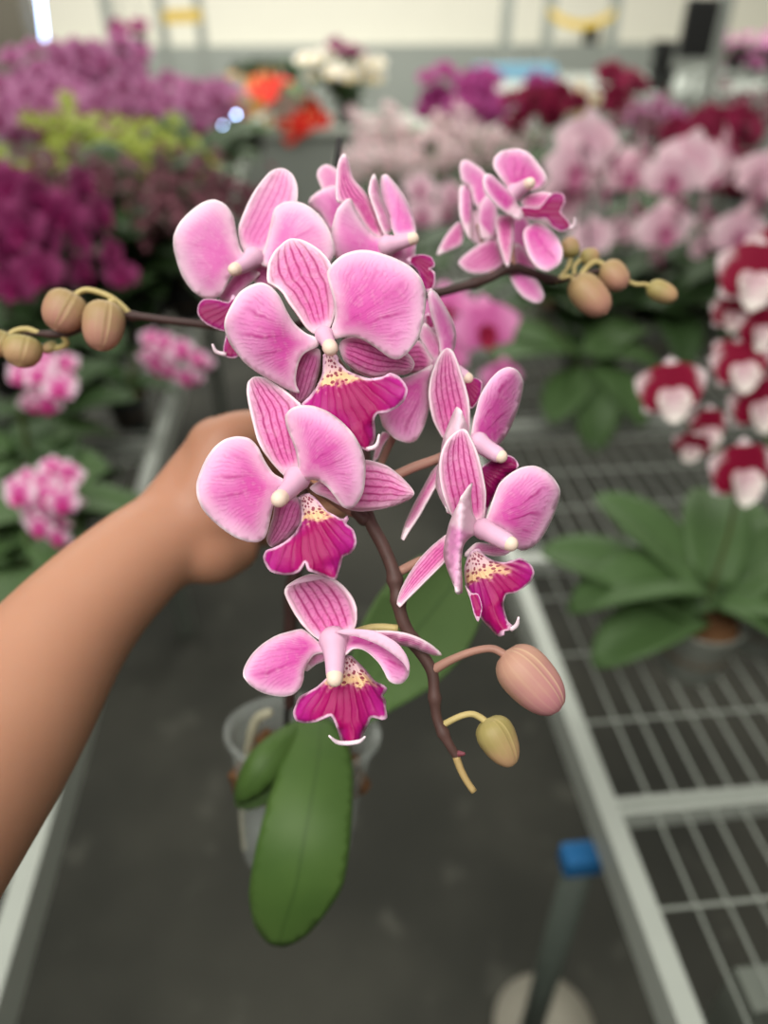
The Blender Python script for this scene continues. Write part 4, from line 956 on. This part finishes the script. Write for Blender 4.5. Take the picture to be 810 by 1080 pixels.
custom(q.x, q.y+.035, 'white orchid splashed with wine red in a clear pot on the right bench', 'splash', potr=.05, flowers=
       [(708, 412, .66, .075, D), (782, 498, .62, .082, (.1, -1, .3)), (745, 452, .68, .06, (.2, -1, .2)), (730, 470, .65, .045, (-.4, -1, -.3))],
       leaves=[(2.75, .215, .14), (3.45, .17, -.12), (1.95, .17, .4), (.45, .2, .1), (-.3, .19, -.05), (-.75, .13, -.1), (2.35, .18, .3), (1.2, .18, .3), (3.1, .19, .06)], stems=[[1, 2, 0, 3]])
q = onz(815, 705, BZ)
custom(q.x, q.y+.05, 'wine red and white splashed orchid at the right edge, in the rear of two', 'splash',
       [(795, 290, .74, .085, D), (772, 330, .76, .05, D), (800, 345, .73, .06, (.2, -1, .1)), (782, 385, .72, .07, D), (800, 425, .72, .08, (.1, -1, .2)), (770, 375, .74, .045, (-.6, -1, .2)), (822, 270, .76, .08, D)],
       [(2.6, .17, .2), (1.6, .18, .3), (3.3, .16, .2), (.3, .2, .3), (-.4, .2, .1), (-1.3, .16, .0)], [[4, 3, 2, 1, 0, 6], [4, 5]])

# ------------------------------------------------------------------ far structures
postm = plain('frame_post', (150, 156, 148), 0.5, 0.4, 0.06, 20, 0, 0.2); yel = plain('yellow_tape', (214, 184, 84), 0.6, 0.2, 0.05, 20)
def post(px, Y, w, label, group, base_z=0.0):
    p = ony(px, 30, Y); mb = MB(); mb.box((p.x-w/2, Y-w/2, base_z), (p.x+w/2, Y+w/2, 2.6)); o = mb.obj('frame_post', postm, None, False); tag(o, label, 'post', group)
for i, px in enumerate((534, 578, 646)):
    post(px, 8.2, .09, ('grey upright post, {} of the three behind the blue strip at the top'.format(('left', 'middle', 'right')[i])), 'grey posts at the back right')
post(760, 4.7, .06, 'grey upright post right of the hanging black panel', 'grey posts at the back right')
for i, px in enumerate((116, 172, 212)):
    post(px, 6.0, .06, 'grey upright post, {} of the three at the top left'.format(('left', 'middle', 'right')[i]), 'grey posts at the back left')
def tape(px0, py0, px1, py1, Y, sag, label):
    a, b = ony(px0, py0, Y), ony(px1, py1, Y); mb = MB(); pts = []
    for i in range(13):
        t = i/12; p = a+(b-a)*t; pts.append(Vector((p.x, Y-.01, p.z-sag*4*t*(1-t))))
    v = []; 
    for p in pts: v += [p+Vector((0, 0, .035)), p-Vector((0, 0, .035)), p+Vector((0, .004, -.035)), p+Vector((0, .004, .035))]
    f_ = [[4*i+j, 4*i+(j+1) % 4, 4*i+4+(j+1) % 4, 4*i+4+j] for i in range(12) for j in range(4)]+[[3, 2, 1, 0], [48, 49, 50, 51]]
    mb.add(v, f_); tag(mb.obj('barrier_tape', yel, None, False), label, 'tape')
tape(579, 12, 648, 14, 8.16, .10, 'yellow tape strung between two grey posts at the top right')
tape(172, 18, 212, 16, 5.975, .0, 'yellow tape strung between two grey posts at the top left')
# back side bench with blue strip and dark pots
p0, p1 = ony(505, 82, 7.0), ony(600, 82, 7.0)
mb = MB(); mb.box((p0.x, 5.9, 0.0), (p1.x+2.6, 7.5, p0.z-.02)); tag(mb.obj('grey_bench', greym, None, False), 'long low grey bench in front of the back wall under the blue strip', 'bench')
mb = MB(); mb.box((p0.x, 7.02, p0.z-.02), (p1.x-.1, 7.3, p0.z+.08)); tag(mb.obj('blue_strip', plain('blue_plastic', (112, 158, 182), 0.5), None, False), 'pale blue plastic strip lying on the grey bench by the back wall', 'strip')
def stack_pot(px, py, Y, r, h, label, base=None):
    p = ony(px, py, Y); b = p.z if base is None else base
    o = potmesh(None, blk, r, r*.78, h, Vector((p.x, Y, b+h)), Vector((0, 0, 1)), Vector((1, 0, 0)), Vector((0, 1, 0)), .01, 20, 'nursery_pot'); tag(o, label, 'pot'); return p.x
gz = p0.z-.02
stack_pot(620, 58, 9.84, .09, .2, 'small black nursery pot standing on the grey wall ledge below the yellow tape', .93)
stack_pot(696, 90, 6.1, .105, .14, 'wide black nursery pot on the grey bench, under a smaller one', gz)
stack_pot(697, 70, 6.1, .088, .18, 'black nursery pot stacked on the wide one below the hanging panel', gz+.14)
a = ony(737, 30, 4.66)
pn = empty('hanging_board', (a.x, 4.66, a.z)); tag(pn, 'black rectangular panel hung from a wire at the top right', 'panel')
mb = MB(); mb.box((a.x-.095, 4.64, a.z-.14), (a.x+.095, 4.68, a.z+.14)); o = mb.obj('board', blk, pn, False); bv = o.modifiers.new('bevel', 'BEVEL'); bv.width = .006
mb = MB(); mb.tube([(a.x-.06, 4.66, a.z+.13), (a.x, 4.66, a.z+.3), (a.x, 4.66, 2.6)], .004, 6); mb.tube([(a.x+.06, 4.66, a.z+.13), (a.x, 4.66, a.z+.3)], .004, 6); mb.obj('hanging_wire', postm, pn)
# shelf at far right with pink flowers
s0, s1 = ony(765, 78, 5.2), ony(860, 78, 5.2)
sh = empty('plant_shelf', ((s0.x+s1.x)/2, 5.4, 0)); tag(sh, 'grey metal plant shelf at the right edge of the back', 'shelf')
mb = MB(); mb.box((s0.x, 5.2, s0.z-.04), (s1.x, 5.7, s0.z)); mb.obj('shelf_board', postm, sh, False)
for xx in (s0.x+.02, s1.x-.02):
    for yy in (5.22, 5.68):
        mb = MB(); mb.box((xx-.015, yy-.015, 0), (xx+.015, yy+.015, s0.z-.04)); mb.obj('leg', postm, sh, False)
for i, px in enumerate((778, 800, 822)):
    p = ony(px, 50, 5.4); plant(p.x, 5.4, p.z-s0.z, 'mauve', 'pink orchid on the far right shelf, {} of three'.format(('left', 'middle', 'right')[i]), group='pink orchids on the far shelf', base=s0.z, fs=.07, spikes=4, nfl=6, lean=.08, dense=True, ll=.15, leafset='b', leaves=9, spread=3.1, potr=.05, start=.8)
# hanging basket and rack at the top left
p = ony(140, 52, 5.2)
hb = empty('hanging_basket', (p.x, 5.2, p.z)); tag(hb, 'dark hanging pot with magenta flowers at the top left', 'hanging pot')
potmesh(hb, blk, .1, .075, .12, Vector((p.x, 5.2, p.z+.06)), Vector((0, 0, 1)), Vector((1, 0, 0)), Vector((0, 1, 0)), .004, 20)
for i in range(14):
    w = random.random()*6.28; r = .1*math.sqrt(random.random()); put_mesh('flower', FLOWER['magenta'], hb, (r*math.cos(w), r*math.sin(w), .09+.04*random.random()), face_rot((math.cos(w)*.6, -1, .5)), .075)
mb = MB()
for w in (0, 2.1, 4.2): mb.tube([(p.x+.1*math.cos(w), 5.2+.1*math.sin(w), p.z+.06), (p.x, 5.2, p.z+.5)], .003, 5)
mb.tube([(p.x, 5.2, p.z+.5), (p.x, 5.2, 2.6)], .003, 5); mb.obj('hanger', postm, hb)
d0, d1 = ony(252, 92, 6.3), ony(318, 92, 6.3)
mb = MB(); mb.box((d0.x, 6.2, 0), (d1.x, 6.6, d0.z-.02)); tag(mb.obj('side_table', greym, None, False), 'grey side table behind the red flowered plant', 'table')
for i, px in enumerate((264, 286, 308)):
    p = ony(px, 80, 6.4); plant(p.x, 6.4, .2, 'pink', 'dark leafy plant on the grey side table, {} of three'.format(('left', 'middle', 'right')[i]), cat='plant', name='leafy_plant', group='leafy plants on the side table', base=d0.z-.02, spikes=0, leaves=12, ll=.17, leafset='b', potr=.06)
pp = ony(-30, 30, 5.4); pq = ony(28, 30, 5.4); mb = MB(); mb.box((pp.x, 5.4, 0), (pq.x, 5.7, 3.0)); struct('trim_2', mb, plain('pillar_taupe', (112, 108, 96), .8, .1, .05, 3))
# emissive beads and a tube that show as bright points
def glowm(s):
    m = NT('pale_glow', .5); m.b.inputs['Emission Color'].default_value = lin((176, 204, 255)); m.b.inputs['Emission Strength'].default_value = s; m.color(lin((230, 235, 255))); return m.mat
def add_bead(px, py, Y, r, label, s):
    p = ony(px, py, Y); q = empty('glow_bead', p); tag(q, label, 'lamp', 'small glowing beads at the left')
    v, f_ = tube(*round_ends([p-Vector((0, .002, 0)), p+Vector((0, .002, 0))], r, 5), 14); mb = MB(); mb.add(v, f_); mb.obj('bead', glowm(s), q)
    mb = MB(); mb.tube([p+Vector((0, .008, 0)), p+Vector((0, .03, 0)), p+Vector((0, .03, -(p.z-BZ)))], r*.5, 8); mb.obj('holder', blk, q)
add_bead(249, 121, 2.3, .004, 'small round blue white glowing bead beside the mauve orchids, upper of two', 26)
add_bead(235, 132, 2.25, .003, 'smaller round blue white glowing bead beside the mauve orchids, lower of two', 18)
p, q_ = ony(40, -20, 5.55), ony(47, 40, 5.55)
tl = empty('glowing_tube', q_); tag(tl, 'bright upright glowing tube beside the taupe pillar at the top left corner', 'lamp')
mb = MB(); v, f_ = tube(*round_ends([q_, p], .009, 4), 12); mb.add(v, f_); mb.obj('tube', glowm(9), tl)  # upright emissive tube that shows as a bright streak
mb = MB()
for t in (.15, .85):
    c = q_+(p-q_)*t; mb.tube([c, Vector((pq.x-.005, c.y, c.z))], .006, 8)
mb.obj('bracket', postm, tl)

# things in the aisle
p = onz(615, 898, .66); blue = plain('blue_cap', (30, 98, 150), 0.45)
st = empty('metal_post', (p.x, p.y, 0)); tag(st, 'grey metal post with a blue cap under the right rail', 'post')
mb = MB(); q, R = round_ends([(p.x, p.y, 0), (p.x, p.y, .63)], .019, 2); mb.tube([Vector((p.x, p.y, 0)), Vector((p.x, p.y, .63))], .017, 18); mb.obj('pole', plain('post_green', (78, 86, 78), 0.5), st)
mb = MB(); mb.box((p.x-.023, p.y-.015, .63), (p.x+.023, p.y+.015, .66)); o = mb.obj('blue_cap', blue, st, False); bv = o.modifiers.new('bevel', 'BEVEL'); bv.width = .006; bv.segments = 3
p = onz(572, 1092, 0.0)
v, f_ = tube([(p.x, p.y, 0.0), (p.x, p.y, .012), (p.x, p.y, .03)], [.06, .075, .085], 32); mb = MB(); mb.add(v, f_)
tag(mb.obj('saucer', plain('saucer', (170, 166, 150), 0.6), None), 'pale round saucer on the floor beside the blue capped post', 'saucer')

# ------------------------------------------------------------------ light
w = bpy.data.worlds.new('world'); SC.world = w; w.use_nodes = True
nt = w.node_tree; bg = nt.nodes['Background']
tc = nt.nodes.new('ShaderNodeTexCoord'); sx = nt.nodes.new('ShaderNodeSeparateXYZ'); nt.links.new(tc.outputs['Generated'], sx.inputs[0])
rp = nt.nodes.new('ShaderNodeValToRGB'); rp.color_ramp.elements[0].position = 0.0; rp.color_ramp.elements[0].color = (0.30, 0.30, 0.28, 1)
rp.color_ramp.elements[1].position = 1.0; rp.color_ramp.elements[1].color = (1.0, 0.98, 0.93, 1)
nt.links.new(sx.outputs['Z'], rp.inputs[0]); nt.links.new(rp.outputs[0], bg.inputs[0]); bg.inputs[1].default_value = 0.40
def area(name, loc, target, size, power, col=(1, .97, .92)):
    l = bpy.data.lights.new(name, 'AREA'); l.shape = 'RECTANGLE'; l.size, l.size_y = size; l.energy = power; l.color = col
    o = bpy.data.objects.new(name, l); COL.objects.link(o); o.location = loc
    o.rotation_euler = (Vector(target)-Vector(loc)).to_track_quat('-Z', 'Y').to_euler(); return o
area('fill_area', (-.5, -.55, 2.9), (0, .35, 1.2), (2.2, 1.6), 66)  # unseen soft fill added above and behind the camera for frontal light
area('fill_area.001', (0, 5.5, 3.6), (0, 6.2, 0), (8, 5), 560)  # unseen overhead light added to brighten the back wall and far plants

SC.view_settings.view_transform = 'Standard'; SC.view_settings.look = 'None'; SC.view_settings.gamma = 1.0
SC.view_settings.use_curve_mapping = False; SC.view_settings.exposure = 0.08
SC.cycles.use_denoising = True
SC.cycles.max_bounces = 8; SC.cycles.transparent_max_bounces = 16; SC.cycles.sample_clamp_indirect = 6
